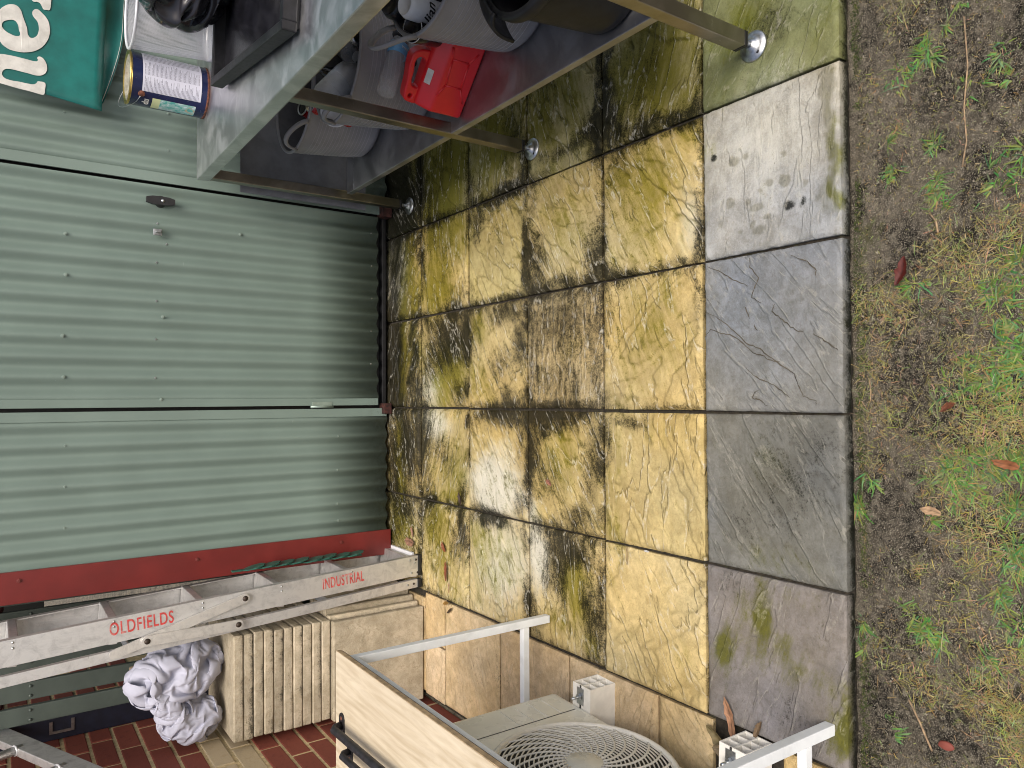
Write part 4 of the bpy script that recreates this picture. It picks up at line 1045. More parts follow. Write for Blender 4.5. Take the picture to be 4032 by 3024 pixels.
b = MB(); b.lathe([(0, .0), (.018, .0)], 24, Matrix.Translation((.0335*math.cos(R(-115)), .0335*math.sin(R(-115)), .062)) @ Vector((math.cos(R(-115)), math.sin(R(-115)), 0)).to_track_quat('Z', 'Y').to_matrix().to_4x4()); b.build('badge', MT['print'], pc)
for q, (x, y, z, rx, ry, mt) in enumerate(((1.27, 1.36, .19, 70, 10, 'glass_dark'), (1.20, 1.30, .20, 80, -40, 'glass_dark'), (1.29, 1.44, .21, 40, -20, 'can_red'), (1.10, 1.33, .16, 75, 70, 'glass_dark'))):
    bo = lathe_thing('glass_bottle' if mt == 'glass_dark' else 'drink_can', ['dark glass bottle farthest right in the tub behind the jerry can', 'dark glass bottle lying in front inside the tub behind the jerry can', 'plain red can half buried in the tub behind the jerry can', 'dark bottle deep in the tub behind the jerry can'][q], 'bottle' if mt == 'glass_dark' else 'can',
        [(0, 0), (.032, 0), (.034, .005), (.034, .10), (.018, .14), (.013, .15), (.013, .18), (0, .18)] if mt == 'glass_dark' else can_prof(), MT[mt], (x, y, SZ+z-.06), (R(rx), R(ry), 0), GR)
def clutter(name, label, cat, prof, mt, x, y, z, axis):
    t_ = lathe_thing(name, label, cat, prof, MT[mt], (x, y, SZ+z), Vector(axis).to_track_quat('Z', 'Y').to_euler(), GR, 24); return t_
BOT = [(0, 0), (.030, 0), (.032, .005), (.032, .11), (.016, .15), (.0125, .16), (.0125, .19), (0, .19)]
c_ = clutter('glass_bottle', 'dark bottle leaning out of the far side of the tub behind the jerry can', 'bottle', BOT, 'glass_dark', 1.13, 1.50, .14, (.25, .1, 1))
c_ = clutter('drink_can', 'silver can on its side at the right of the tub behind the jerry can', 'can', can_prof(), 'tin', 1.235, 1.33, .23, (.2, .9, .15))
c_ = clutter('glass_bottle', 'clear bottle lying on top at the right of the tub behind the jerry can', 'bottle', BOT, 'clear', 1.17, 1.37, .245, (.9, .35, .1))
c_ = clutter('glass_bottle', 'dark bottle standing deep in the tub nearest the shed', 'bottle', BOT, 'glass_dark', 1.19, 1.80, .06, (.1, .05, 1))
c_ = clutter('drink_can', 'silver topped can tucked against the far wall of the looped handle tub', 'can', can_prof(), 'tin', 1.175, .885, .235, (-.1, .2, 1))
c_ = clutter('glass_bottle', 'dark bottle lying across the looped handle tub', 'bottle', BOT, 'glass_dark', 1.20, .72, .24, (.6, .5, .1))
# tub 3
wc = lathe_thing('drink_can', 'white can with black script standing in the tub with the looped handle', 'can', can_prof(.034, .125), MT['white_cap'], (1.085, .83, SZ+.215), (R(12), R(-6), 0), GR)
put_text(wc, 'lian', .040, MT['blackprint'], .034, .060, R(-125), shear=.4)
bc = lathe_thing('drink_can', 'black can with gold capital letters in the tub with the looped handle', 'can', can_prof(.036, .13), MT['can_black'], (1.125, .93, SZ+.222), (R(20), R(-8), 0), GR)
put_text(bc, 'TED', .024, MT['goldprint'], .036, .085, R(-125)); put_text(bc, 'ARD', .024, MT['goldprint'], .036, .055, R(-125))
blid = lathe_thing('black_lid_tin', 'black tin with shiny round lid at the rim of the looped handle tub', 'tin', [(0, 0), (.036, 0), (.036, .09), (.034, .094), (.032, .090), (0, .088)], MT['black_gloss'], (1.058, .872, SZ+.205), (R(16), R(-14), 0), GR)
b = MB(); b.tube(ringpts(.0345, .092, 32), .0016, 6, True); b.build('rim', MT['rimwire'], blid)
oc2 = thing('snack_packet', 'flat orange and brown packet poking out of the looped handle tub', 'packet', (1.165, .945, SZ+.27), (R(30), R(-18), R(25)))
b = MB(); b.box((0, 0, 0), (.11, .006, .15), bev=.002); b.build('packet', MT['can_orange'], oc2)
b = MB(); b.box((0, -.0036, .02), (.08, .001, .06)); b.build('print_panel', MT['brick_cream'], oc2)

# ---- red jerry can
jw, jh, jd = .245, .215, .125
ja = Vector((.924, 1.083, 0)); jb = Vector((1.077, .935, 0))
jdir = (jb-ja).normalized(); jang = math.atan2(jdir.y, jdir.x)
jc = thing('jerry_can', 'red plastic jerry can with moulded handle standing on the undershelf', 'jerry can', (ja.x, ja.y, SZ), (0, 0, jang))
def rounded(bm_fn, name, mat, par, bev, seg=4):
    bm = bmesh.new(); bm_fn(bm)
    bmesh.ops.bevel(bm, geom=bm.edges[:], offset=bev, segments=seg, affect='EDGES', profile=.55)
    me = bpy.data.meshes.new(name); bm.to_mesh(me); bm.free()
    me.polygons.foreach_set('use_smooth', [True]*len(me.polygons))
    return link(name, me, mat, par)
def poly_extrude(bm, poly, y0, y1):
    a = [bm.verts.new((x, y0, z)) for x, z in poly]; c = [bm.verts.new((x, y1, z)) for x, z in poly]
    k = len(poly); bm.faces.new(a); bm.faces.new(c[::-1])
    for i in range(k): bm.faces.new((a[i], c[i], c[(i+1) % k], a[(i+1) % k]))
    bmesh.ops.recalc_face_normals(bm, faces=bm.faces[:])
bmj = bmesh.new()
poly_extrude(bmj, [(0, 0), (.122, 0), (.122, .112), (.088, .152), (.034, .152), (0, .112)], 0, .242)
for v in bmj.verts: v.co = Vector((v.co.y, v.co.x, v.co.z))
bmesh.ops.recalc_face_normals(bmj, faces=bmj.faces[:])
bmesh.ops.bevel(bmj, geom=bmj.edges[:], offset=.013, segments=4, affect='EDGES', profile=.55)
me = bpy.data.meshes.new('body'); bmj.to_mesh(me); bmj.free()
me.polygons.foreach_set('use_smooth', [True]*len(me.polygons))
link('body', me, MT['redcan'], jc)
def outline_thick(loops, half, bevel):
    cu = bpy.data.curves.new('shape', 'CURVE'); cu.dimensions = '2D'; cu.fill_mode = 'BOTH'; cu.extrude = half-bevel; cu.bevel_depth = bevel; cu.bevel_resolution = 3; cu.offset = -bevel
    for lp in loops:
        sp = cu.splines.new('BEZIER'); sp.bezier_points.add(len(lp)-1)
        for p, q in zip(sp.bezier_points, lp): p.co = (q[0], q[1], 0); p.handle_left_type = p.handle_right_type = 'AUTO'
        sp.use_cyclic_u = True; sp.resolution_u = 5
    o = bpy.data.objects.new('shape', cu); COL.objects.link(o); bpy.context.view_layer.update()
    me = bpy.data.meshes.new_from_object(o.evaluated_get(bpy.context.evaluated_depsgraph_get()))
    bpy.data.objects.remove(o); bpy.data.curves.remove(cu); return me
hm = outline_thick([[(.006, .110), (.0, .140), (.0, .168), (.006, .184), (.022, .190), (.063, .194), (.121, .203), (.144, .200), (.158, .186), (.166, .150), (.175, .110), (.09, .108)],
    [(.052, .152), (.050, .170), (.060, .177), (.095, .181), (.125, .185), (.137, .178), (.137, .160), (.122, .152), (.09, .150)],
    [(.020, .163), (.014, .169), (.020, .175), (.026, .169)]], .020, .006)
for v in hm.vertices: v.co = (v.co.x, .061 - v.co.z, v.co.y)
hm.polygons.foreach_set('use_smooth', [False]*len(hm.polygons))
link('handle', hm, MT['redcan'], jc)
b = MB(); b.lathe([(.024, 0), (.025, .004), (.025, .030), (.021, .036), (0, .036)], 28, Matrix.Translation((.198, .061, .148)) @ Matrix.Rotation(R(8), 4, 'Y')); b.build('cap', MT['redcan'], jc)
b = MB(); b.lathe([(.0265, .010), (.0265, .018)], 28, Matrix.Translation((.198, .061, .148)) @ Matrix.Rotation(R(8), 4, 'Y')); b.build('cap_band', MT['black'], jc)
b = MB()
fr_ = [(.092, .036), (.172, .040), (.171, .096), (.092, .090)]
def rib(p, q): b.tube([(p[0], .0012, p[1]), (q[0], .0012, q[1])], .0038, 8)
for p, q in zip(fr_, fr_[1:]+fr_[:1]): rib(p, q)
for p, q in ((fr_[0], (.050, .016)), (fr_[1], (.205, .020)), (fr_[2], (.205, .108)), (fr_[3], (.056, .106))): rib(p, q)
b.build('moulded_ribs', MT['redcan'], jc)
b = MB(); b.box((.098, .0225, .1405), (.044, .001, .020), rot=(R(-40), 0, R(0))); b.build('white_sticker', MT['print'], jc)

# ---- clear water bottle wedged behind the jerry can
wbt = thing('water_bottle', 'clear crinkled water bottle with blue label lying behind the jerry can', 'bottle', (.992, 1.182, SZ+.212), Vector((.95, 0, -.28)).to_track_quat('Z', 'Y').to_euler())
prof = [(0, 0), (.026, 0), (.030, .006)]
for i in range(14): prof += [(.031, .012+i*.0085), (.028, .016+i*.0085)]
prof += [(.031, .135), (.031, .172), (.024, .192), (.013, .205), (.013, .222), (0, .222)]
b = MB(); b.lathe(prof, 28); b.build('body', MT['clear'], wbt)
b = MB(); b.lathe([(.0314, .133), (.0316, .134), (.0316, .170), (.0314, .171)], 28); b.build('label', MT['blue_label'], wbt)
for a in (-150, -90, -30, 60): put_text(wbt, 'WATER', .011, MT['print'], .0318, .154, R(a))
b = MB(); b.lathe([(.014, .208), (.015, .209), (.015, .224), (0, .224)], 20); b.build('cap', MT['white_cap'], wbt)

# ---- black bucket with purple bag
bu = thing('rubber_bucket', 'black rubber bucket with drooping spout lip at the near end of the undershelf', 'bucket', (1.045, .375, SZ), (0, 0, R(120)))
b = MB(); prof = [(0, 0), (.118, 0), (.128, .008), (.130, .03)] + [(.130+.022*i/10, .03+.23*i/10) for i in range(1, 11)]
b.lathe(prof, 48); b.build('wall', MT['bucket'], bu)
b = MB(); b.lathe([(0, .01)] + [(r-.006, z) for r, z in prof[3:]], 48); b.build('inside', MT['bucket'], bu)
b = MB(); b.lathe([(.150, .236), (.160, .234), (.163, .240), (.163, .262), (.158, .268), (.146, .266)], 48); b.build('rim', MT['bucket'], bu)
b = MB()
vs_, fs_ = [], []
for i in range(9):
    for j in range(9):
        s, w = i/8, j/8; a = (s-.5)*.72*(1-.35*w)
        r = .158 + .045*math.sin(w*1.6); z = .266 - .085*w**1.5 + .012*math.sin(w*3)
        vs_.append((r*math.cos(a), r*math.sin(a), z))
for i in range(8):
    for j in range(8): fs_.append((i*9+j, (i+1)*9+j, (i+1)*9+j+1, i*9+j+1))
b.add(vs_, fs_, None, True); lip = b.build('lip', MT['bucket'], bu); md = lip.modifiers.new('thickness', 'SOLIDIFY'); md.thickness = .008
pb = smooth_mod(link('purple_packet', crush(.45, (.115, .125, .10), 21, N=40), MT['purple'], None, (1.065, .425, SZ+.225)))
tag(pb, 'crumpled dark purple plastic packet stuffed in the black bucket', 'packet')
tm = text_mesh("Ma's", .035, .0004, .1, .0006); link('lettering', tm, MT['print'], pb, (-.085, -.045, .052), Euler((R(70), 0, R(-58))))
rp = link('red_wrapper', crumple((.05, .04, .03), 31, .5, 3, 10, 2, 6), MT['can_orange'], None, (1.055, .33, SZ+.262))
tag(rp, 'small orange red wrapper on top in the black bucket', 'wrapper')
# ================================================================== left: tipped bench, ladders, stacked slabs
# ---- garden bench standing on its end between the shed and the house
bb = thing('garden_bench', 'green slatted garden bench with dark red iron, tipped up on its end', 'bench', (-.93, 2.46, 0))
bolt_me = MB(); bolt_me.lathe([(0, .004), (.004, .0038), (.0055, .002), (.006, 0)], 10, Matrix.Rotation(R(90), 4, 'X')); bolt_me = bolt_me.mesh('bolt'); bolt_me.materials.append(MT['bench'])
for k in range(6):
    x = -.697 - .0906*k
    b = MB(); b.box((x+.93, 0, .86), (.068, .022, 1.66), bev=.004)
    sl = b.build('slat', MT['bench'], bb)
    for dx in (-.018, .018):
        for z in (1.425, .28): link('bolt', bolt_me, None, sl, (x+.93+dx, -.012, z))
for z in (1.55, .18):
    b = MB(); b.box((-.0, .030, z), (.53, .03, .045), bev=.006)
    for k in range(5):
        b.lathe([(0, .014), (.022, .012), (.028, 0), (.022, -.012), (0, -.014)], 14, Matrix.Translation((-.742-.0906*k+.93, .012, z-.012)) @ Matrix.Rotation(R(90), 4, 'X'))
    b.build('iron_end', MT['iron_red'], bb)
nb = thing('navy_board', 'narrow dark navy board with a white bracket against the brick wall', 'board', (-1.245, 2.52, 0))
b = MB(); b.box((0, 0, .9), (.085, .03, 1.8), bev=.003); b.build('board', MT['navy_board'], nb)
b = MB()
for c, d in (((0, 0), (.010, .062)), ((.0, 0), (.010, .062))): pass
b.box((-.012, -.018, 1.318), (.010, .004, .085)); b.box((.012, -.018, 1.281), (.038, .004, .011)); b.box((.012, -.018, 1.355), (.038, .004, .011))
b.build('bracket', MT['zinc'], nb)

# ---- slabs: a row standing on edge, ten lying flat on top of them
def slab_mesh(seed, sx=.398, sy=.398, t=.0365):
    rs_ = np.random.RandomState(seed)
    bm = bmesh.new(); bmesh.ops.create_cube(bm, size=1.0)
    for v in bm.verts: v.co = Vector((v.co.x*sx, v.co.y*sy, (v.co.z+.5)*t))
    bmesh.ops.bevel(bm, geom=bm.edges[:], offset=.0042, segments=1, affect='EDGES')
    lng = [e for e in bm.edges if e.calc_length() > .1]
    bmesh.ops.subdivide_edges(bm, edges=lng, cuts=15, use_grid_fill=True)
    sh_ = [e for e in bm.edges if .018 < e.calc_length() < .03 and abs(e.verts[0].co.z-e.verts[1].co.z) > .015]
    bmesh.ops.subdivide_edges(bm, edges=sh_, cuts=2, use_grid_fill=True)
    o1, o2 = rs_.rand(2)*50
    co = np.array([v.co for v in bm.verts])
    nr = []
    bm.normal_update()
    nr = np.array([v.normal for v in bm.verts])
    d = .0020*(fbm(co[:, 0]*30+co[:, 2]*55+o1, co[:, 1]*30+co[:, 2]*35+o2, 4)-.5)
    co = co + nr*d[:, None]
    for v, p in zip(bm.verts, co): v.co = p
    me = bpy.data.meshes.new('slab'); bm.to_mesh(me); bm.free()
    n = len(me.vertices)
    co = np.array([v.co for v in me.vertices])
    sc = np.zeros((n, 4)); edge = np.maximum(np.abs(co[:, 0])/(sx/2), np.abs(co[:, 1])/(sy/2)) > .975
    sc[:, 1] = np.where(edge, .48*sstep(.6*t, .1*t, co[:, 2])*sstep(.25, .65, fbm(co[:, 0]*9+o1, co[:, 1]*9+o2, 3)) + .10, .06)
    set_col(me, 'stain_sheen', sc)
    base = np.array((.52, .47, .375))*(1+.45*(rs_.rand()-.5))
    bc = np.concatenate([np.tile(base, (n, 1))*(1+.35*(fbm(co[:, 0]*9+o1, co[:, 1]*9+co[:, 2]*20+o2, 3)-.5))[:, None], np.full((n, 1), .22)], 1)
    set_col(me, 'base', bc)
    ra = me.attributes.new('relief', 'FLOAT', 'POINT'); ra.data.foreach_set('value', np.zeros(n, np.float32))
    me.polygons.foreach_set('use_smooth', [False]*len(me.polygons))
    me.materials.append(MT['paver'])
    return me
ORD = ['topmost', 'second from top', 'third from top', 'fourth from top', 'fifth from top', 'fifth from bottom', 'fourth from bottom', 'third from bottom', 'second from bottom', 'lowest']
for k in range(10):
    z = .4165 + (9-k)*.0383
    me = slab_mesh(50+k)
    o = link('paving_slab', me, None, None, (-1.06+rs.uniform(-.004, .004), 2.193+rs.uniform(-.003, .003), z), (0, 0, R(rs.uniform(-1, 1)) + (math.pi if k % 2 else 0)))
    tag(o, f'{ORD[k]} slab of the flat stack of cream paving slabs by the ladder', 'slab', 'cream slabs stacked flat')
ORS = ['front', 'second', 'third', 'fourth', 'fifth', 'rear']
for k in range(6):
    me = slab_mesh(80+k, .40, .41, .036)
    off = [0, .012, .030, .045, .03, .06][k]
    y = 1.966 + k*.0415 + (.02 if k == 5 else 0)
    ang = R(90) 
    o = link('paving_slab', me, None, None, (-1.064+off, y+.037, .2085 if k else .2085), (R(90), 0, R([0, 2.5, 4, 5, 7, 6][k])))
    tag(o, f'{ORS[k]} of the cream paving slabs standing on edge under the flat stack', 'slab', 'cream slabs standing on edge')

# ---- aluminium step ladder
def lean(z): return -.687 - .0600*z      # x of the front rail's centre line
MT['alu_arm'] = mat_alu('aluminium_arm', (.78, .76, .72), (40, 40, 40))
sl_ = thing('step_ladder', 'folded aluminium step ladder with red stencilled words standing upright by the slabs', 'ladder', (-.69, 2.15, 0))
def rail(x0, x1, z0, z1, y, w, t, flange=True):
    b = MB()
    dx, dz = x1-x0, z1-z0; L = math.hypot(dx, dz); an = math.atan2(dx, dz)
    M = Matrix.Translation(((x0+x1)/2+.69, y-2.15, (z0+z1)/2)) @ Matrix.Rotation(an, 4, 'Y')
    def bx(c, d):
        q = MB(); q.box(c, d, bev=.001); b.add(q.v, q.f, M)
    bx((0, 0, 0), (w, .004, L))
    if flange:
        bx((w/2-.002, t/2, 0), (.004, t, L)); bx((-w/2+.002, t/2, 0), (.004, t, L))
    return b, M
rA, MA = rail(lean(.004), lean(1.95), .004, 1.95, 1.99, .086, .026); rA = rA.build('front_rail', MT['alu'], sl_)
rA2, _ = rail(lean(.004)-.015, lean(1.95)-.015, .004, 1.95, 2.325, .086, -.026); rA2 = rA2.build('front_rail', MT['alu'], sl_)
bx_ = lambda z: -.765 - .0686*(z-.02)
rB, _ = rail(-.765, -.894, .02, 1.9, 1.992, .036, .020); rB = rB.build('back_leg', MT['alu'], sl_)
rB2, _ = rail(-.775, -.855, .02, 1.9, 2.318, .034, -.020); rB2 = rB2.build('back_leg', MT['alu'], sl_)
for q in range(6):
    z = .035 + .2915*q
    b = MB(); b.box((lean(z)-.008+.69, 0, z), (.080, .318, .028), rot=(0, R(4), 0), bev=.003)
    st_ = b.build('step', MT['alu_step'], sl_)
    rv = MB()
    for dx in (-.018, .012): rv.lathe([(0, .003), (.003, .0025), (.004, 0)], 8, Matrix.Translation((lean(z)+.69+.025+dx*.6, -.163, z+.004*dx)) @ Matrix.Rotation(R(90), 4, 'X'))
    rv.build('rivet', MT['zinc'], st_)
for z in (.42, 1.15, 1.62):
    b = MB(); b.box((bx_(z)+.69+.0, 0, z), (.028, .31, .006), rot=(0, R(8), 0)); b.build('back_brace', MT['alu_step'], sl_)
def bar(p, q, w, y, name, mat, par):
    b = MB(); d = Vector((q[0]-p[0], 0, q[1]-p[1])); L = d.length; an = math.atan2(d.x, d.z)
    M = Matrix.Translation(((p[0]+q[0])/2+.69, y-2.15, (p[1]+q[1])/2)) @ Matrix.Rotation(an, 4, 'Y')
    k = 8; poly = []
    for i in range(k+1): a = math.pi*i/k; poly.append((w/2*math.cos(a), L/2 + w/2*math.sin(a)))
    for i in range(k+1): a = math.pi + math.pi*i/k; poly.append((w/2*math.cos(a), -L/2 + w/2*math.sin(a)))
    q_ = MB(); q_.prism(poly, -.004, .004); M2 = M @ Matrix.Rotation(R(90), 4, 'X')
    b.add(q_.v, q_.f, M2); return b.build(name, mat, par)
pA, pP, pB = (-.714, .760), (-.809, 1.099), (-.805, .787)
s1_ = bar(pA, (-.838, 1.200), .034, 1.978, 'spreader_arm', MT['alu_arm'], sl_)
s2_ = bar(pP, pB, .036, 1.968, 'spreader_arm', MT['alu_arm'], sl_)
for (x, z), y in ((pA, 1.975), (pP, 1.965), (pB, 1.965)):
    b = MB(); b.lathe([(0, .007), (.007, .006), (.010, .002), (.011, 0)], 14, Matrix.Translation((x+.69, y-2.15, z)) @ Matrix.Rotation(R(90), 4, 'X')); b.build('pivot_bolt', MT['dark_bolt'], sl_)
for dx, dz in ((.028, .060), (-.028, .052)):
    for ddz, mt in ((0, 'dark_bolt'), (.028, 'zinc')):
        b = MB(); b.lathe([(0, .003), (.0042, .0025), (.005, 0)], 10, Matrix.Translation((lean(.05)+.69+dx, 1.9875-2.15, dz-.03+ddz)) @ Matrix.Rotation(R(90), 4, 'X')); b.build('rivet', MT[mt], rA)
for dz, mt in ((.030, 'dark_bolt'), (.058, 'zinc')):
    b = MB(); b.lathe([(0, .003), (.0042, .0025), (.005, 0)], 10, Matrix.Translation((bx_(dz)+.69, 1.9895-2.15, dz+.01)) @ Matrix.Rotation(R(90), 4, 'X')); b.build('rivet', MT[mt], rB)
for o_, x, w in ((rA, lean(0)+.69, .09), (rB, -.766+.69, .036)):
    b = MB(); b.box((x, -.150, .0), (w, .030, .020), bev=.004); b.build('rubber_foot', MT['black'], o_, (0, 0, .011))
def stencil(txt, cz, size, length):
    me = text_mesh(txt, size, .0002, 0, .0007, 1.12)
    xs = [v.co.x for v in me.vertices]; k = length/(max(xs)-min(xs)); mid = (max(xs)+min(xs))/2
    an = math.atan(.06)
    for v in me.vertices:
        a, h = (v.co.x-mid)*k, v.co.y
        # the words read down the rail, letter tops towards the shed
        z = cz - a; v.co = (lean(z)+.69+.004 + h, 1.9874-2.15 - v.co.z - .0004, z + h*.06)
    return link('stencil_lettering', me, MT['stencil'], rA)
stencil('OLDFIELDS', 1.112, .062, .205); stencil('INDUSTRIAL', .362, .060, .178)
# worn stencil bridges are cut by thin bare strips
# ---- white cloth heaped on the slabs
cl = thing('dust_sheet', 'crumpled white cloth heaped on top of the flat slab stack', 'cloth', (-1.09, 2.2, .80))
smooth_mod(link('upper_fold', crush(.66, (.125, .10, .185), 61, N=64, iters=190), MT['cloth'], cl, (.095, -.06, .175), (R(6), R(-10), R(10))))
smooth_mod(link('lower_fold', crush(.46, (.105, .105, .125), 65, N=56), MT['cloth'], cl, (-.085, -.055, .125), (0, R(18), 0)))
smooth_mod(link('hanging_corner', crush(.34, (.055, .05, .13), 67, N=40), MT['cloth'], cl, (.0, -.10, .21), (0, R(42), 0)))
cb = thing('cardboard_piece', 'beige cardboard corner sticking out behind the white cloth', 'cardboard', (-1.05, 2.40, .83))
b = MB(); b.box((0, 0, .13), (.10, .02, .26), rot=(0, R(-12), 0), bev=.006); b.build('panel', MT['card'], cb)

# ---- straight aluminium ladder resting on edge against the house wall
xl = thing('straight_ladder', 'straight aluminium ladder lying on edge against the brick wall above the white table', 'ladder', (-1.215, 1.6, 0))
p0 = Vector((0, -.68, .76)); dirv = Vector((0, 1, .464)).normalized(); perp = Vector((0, -.464, 1)).normalized()
def oriented(c, L, w, t, bev=.003):
    b = MB(); rot = Matrix((Vector((1, 0, 0)), dirv, perp)).transposed()
    b.box(c, (t, L, w), rot=rot, bev=bev); return b
for off in (0, .36):
    c = p0 + dirv*1.15 + perp*(.036+off)
    oriented(c, 2.3, .072, .030).build('rail', MT['alu'], xl)
for k in range(8):
    a = p0 + dirv*(.17+.275*k)
    b = MB(); b.tube([a + perp*.05 + Vector((.004, 0, 0)), a + perp*.38 + Vector((.004, 0, 0))], .0155, 14); rg = b.build('rung', MT['alu_step'], xl)
    b = MB(); b.tube([a + perp*.0705 + Vector((.004, 0, 0)), a + perp*.077 + Vector((.004, 0, 0))], .0195, 14); b.build('collar', MT['rimwire'], rg)

# ---- white framed table
wt = thing('white_frame_table', 'white metal framed table with oak laminate top over the air conditioner', 'table', (-.98, .57, 0))
def wtb(c, d, bev=.002):
    b = MB(); b.box((c[0]+.98, c[1]-.57, c[2]), d, bev=bev); return b
wtb((-.983, .565, .7285), (.594, 1.13, .016), .001).build('board', MT['wood'], wt)
wtb((-.6855, .565, .7285), (.002, 1.128, .013), 0).build('board_edge', MT['board_edge'], wt)
wtb((-.9815, .565, .7190), (.588, 1.124, .004), 0).build('board_backing', MT['board_dark'], wt)
for x in (-.708, -1.258):
    for y in (1.087, .045): wtb((x, y, .3585), (.025, .025, .717)).build('leg', MT['frame'], wt)
for x in (-.7078, -1.2578): wtb((x, .566, .7045), (.024, 1.017, .024)).build('top_rail', MT['frame'], wt)
for y in (1.0872, .0452):
    wtb((-.983, y, .7042), (.525, .024, .024)).build('top_rail', MT['frame'], wt)
    wtb((-.983, y, .097), (.525, .022, .024)).build('stretcher', MT['frame'], wt)

# ---- iron pull bars lying on the table
def pull_bar(label, x0, y0, x1, y1, z=.7370, r=.011):
    t = thing('pull_bar', label, 'handle', (x0, y0, z), (0, 0, math.atan2(y1-y0, x1-x0)), 'iron pull bars on the table')
    L = math.hypot(x1-x0, y1-y0)
    b = MB(); b.tube([(0, 0, .004), (.004, 0, .022), (.018, 0, .032), (L-.018, 0, .032), (L-.004, 0, .022), (L, 0, .004)], r, 14); b.build('bar', MT['iron'], t)
    for s in (0, L):
        poly = []
        for i in range(9): a = math.pi*i/8; poly.append((s+.016*math.cos(a), .018+.016*math.sin(a)))
        for i in range(9): a = math.pi+math.pi*i/8; poly.append((s+.016*math.cos(a), -.018+.016*math.sin(a)))
        b = MB(); b.prism(poly, 0, .004); pl = b.build('plate', MT['iron'], t)
        for dy in (-.020, .020):
            b = MB(); b.lathe([(0, .006), (.004, .0055), (.0055, .004)], 10, Matrix.Translation((s, dy, 0))); b.build('screw', MT['rusty'], pl)
    return t
pull_bar('longer black iron pull bar on the laminate table', -.880, 1.080, -.858, .48)
pull_bar('second black iron pull bar, farther from the paving on the laminate table', -.930, 1.022, -.905, .46, r=.009)

# ---- air conditioner
ac = thing('air_conditioner', 'cream outdoor air conditioner unit with round fan grille under the white table', 'air conditioner', (-.88, .919, .104), (0, 0, R(-2.3)))
AW, AH, AD = .80, .55, .29
b = MB(); b.box((-AD/2, -AW/2, AH/2), (AD, AW, AH), bev=.012); b.build('casing', MT['ac'], ac)
for z in (.05, .10, .15, .2):
    b = MB(); b.box((.0006, -.075, z+.02), (.002, .10, .003)); b.build('louvre_line', MT['ac_grille'], ac)
b = MB(); b.box((.0004, -.128, AH/2), (.0015, .002, AH*.92)); b.build('panel_seam', MT['ac_dark'], ac)
FC = Vector((.0, -.398, .180)); FR = .230
FC = Vector((0, -.400, .262))
FC = Vector((0, -.405, .222))
Mg = Matrix.Translation(FC) @ Matrix.Rotation(R(90), 4, 'Y')
b = MB(); b.lathe([(0, .001), (FR-.004, .001)], 64, Mg); b.build('fan_opening', MT['ac_dark'], ac)
b = MB()
def dome(r): return .004 + .016*(1-(r/FR)**2)
for k in range(15):
    r = .056 + (FR-.062)*k/14
    b.tube([(r*math.cos(2*math.pi*i/84), r*math.sin(2*math.pi*i/84), dome(r)) for i in range(84)], .0023, 5, True)
mb2 = MB()
for j in range(26):
    a0 = 2*math.pi*j/26; pts = []
    for i in range(15):
        s = i/14; r = .046 + (FR-.046)*s
        pts.append((r*math.cos(a0+1.0*s), r*math.sin(a0+1.0*s), dome(r)+.001))
    mb2.tube(pts, .0032, 5)
def xf(mb, M):
    o = MB(); o.add(mb.v, mb.f, M, True); return o
gr = xf(b, Mg).build('fan_grille', MT['ac_grille'], ac)
xf(mb2, Mg).build('grille_spokes', MT['ac_grille'], gr)
b = MB(); b.lathe([(0, .024), (.046, .023), (.050, .018), (.050, .012)], 40, Mg); b.build('grille_hub', MT['ac'], gr)
b = MB(); b.lathe([(FR-.004, .001), (FR-.003, .012), (FR+.004, .014), (FR+.010, .010), (FR+.014, .001)], 80, Mg); b.build('grille_ring', MT['ac_grille'], gr)
for j in range(3):
    vs_ = []; fs_ = []
    for i in range(7):
        for q in range(5):
            r = .05 + .16*i/6; a = 2*math.pi*j/3 + (q/4-.5)*1.1 + .5*i/6
            vs_.append((r*math.cos(a), r*math.sin(a), .0018 + .0015*q/4))
    for i in range(6):
        for q in range(4): fs_.append((i*5+q, (i+1)*5+q, (i+1)*5+q+1, i*5+q+1))
    b = MB(); b.add(vs_, fs_, Mg, True); b.build('fan_blade', MT['ac_dark'] if j else MT['concrete'], ac)

def block(label, x, y0, y1, rotz=0):
    t = thing('mounting_block', label, 'block', (x, (y0+y1)/2, 0.0), (0, 0, R(-2.3)), 'white mounting blocks under the air conditioner')
    w, h, L, s = y1-y0, .100, .34, .0035
    b = MB()
    b.box((-L/2, w/2-s/2, h/2), (L, s, h)); b.box((-L/2, -w/2+s/2, h/2), (L, s, h))
    b.box((-L/2, 0, h-s/2-.0002), (L-.0004, w-2*s, s)); b.box((-L/2, 0, s/2+.0002), (L-.0004, w-2*s, s))
    b.build('shell', MT['block'], t)
    b = MB(); b.box((-L/2-.0004, 0, h/2), (L-.002, s, h-2*s-.001))
    for z in (h*.33, h*.66): b.box((-L/2-.0008, w/4-.0005, z), (L-.003, w/2-s-.003, s)); b.box((-L/2-.0008, -w/4+.0005, z), (L-.003, w/2-s-.003, s))
    b.build('honeycomb_ribs', MT['block'], t)
    b = MB(); b.box((-.0325, .004, h+.0012), (.05, .030, .0022), bev=.001); br = b.build('foot_bracket', MT['zinc'], t)
    b = MB(); b.tube([(-.034, .004, h+.002), (-.034, .004, h+.034)], .0045, 10); b.lathe([(.010, 0), (.010, .008), (0, .008)], 6, Matrix.Translation((-.034, .004, h+.003)), smooth=False); b.build('bolt', MT['zinc'], br)
    b = MB(); b.box((-.1, 0.004, h+.0008), (.2, .006, .001)); b.build('slot', MT['ac_dark'], t)
    return t
block('white plastic mounting block at the far foot of the air conditioner', -.822, .752, .832)
block('white plastic mounting block at the near foot of the air conditioner, dry leaves around it', -.797, .198, .276)

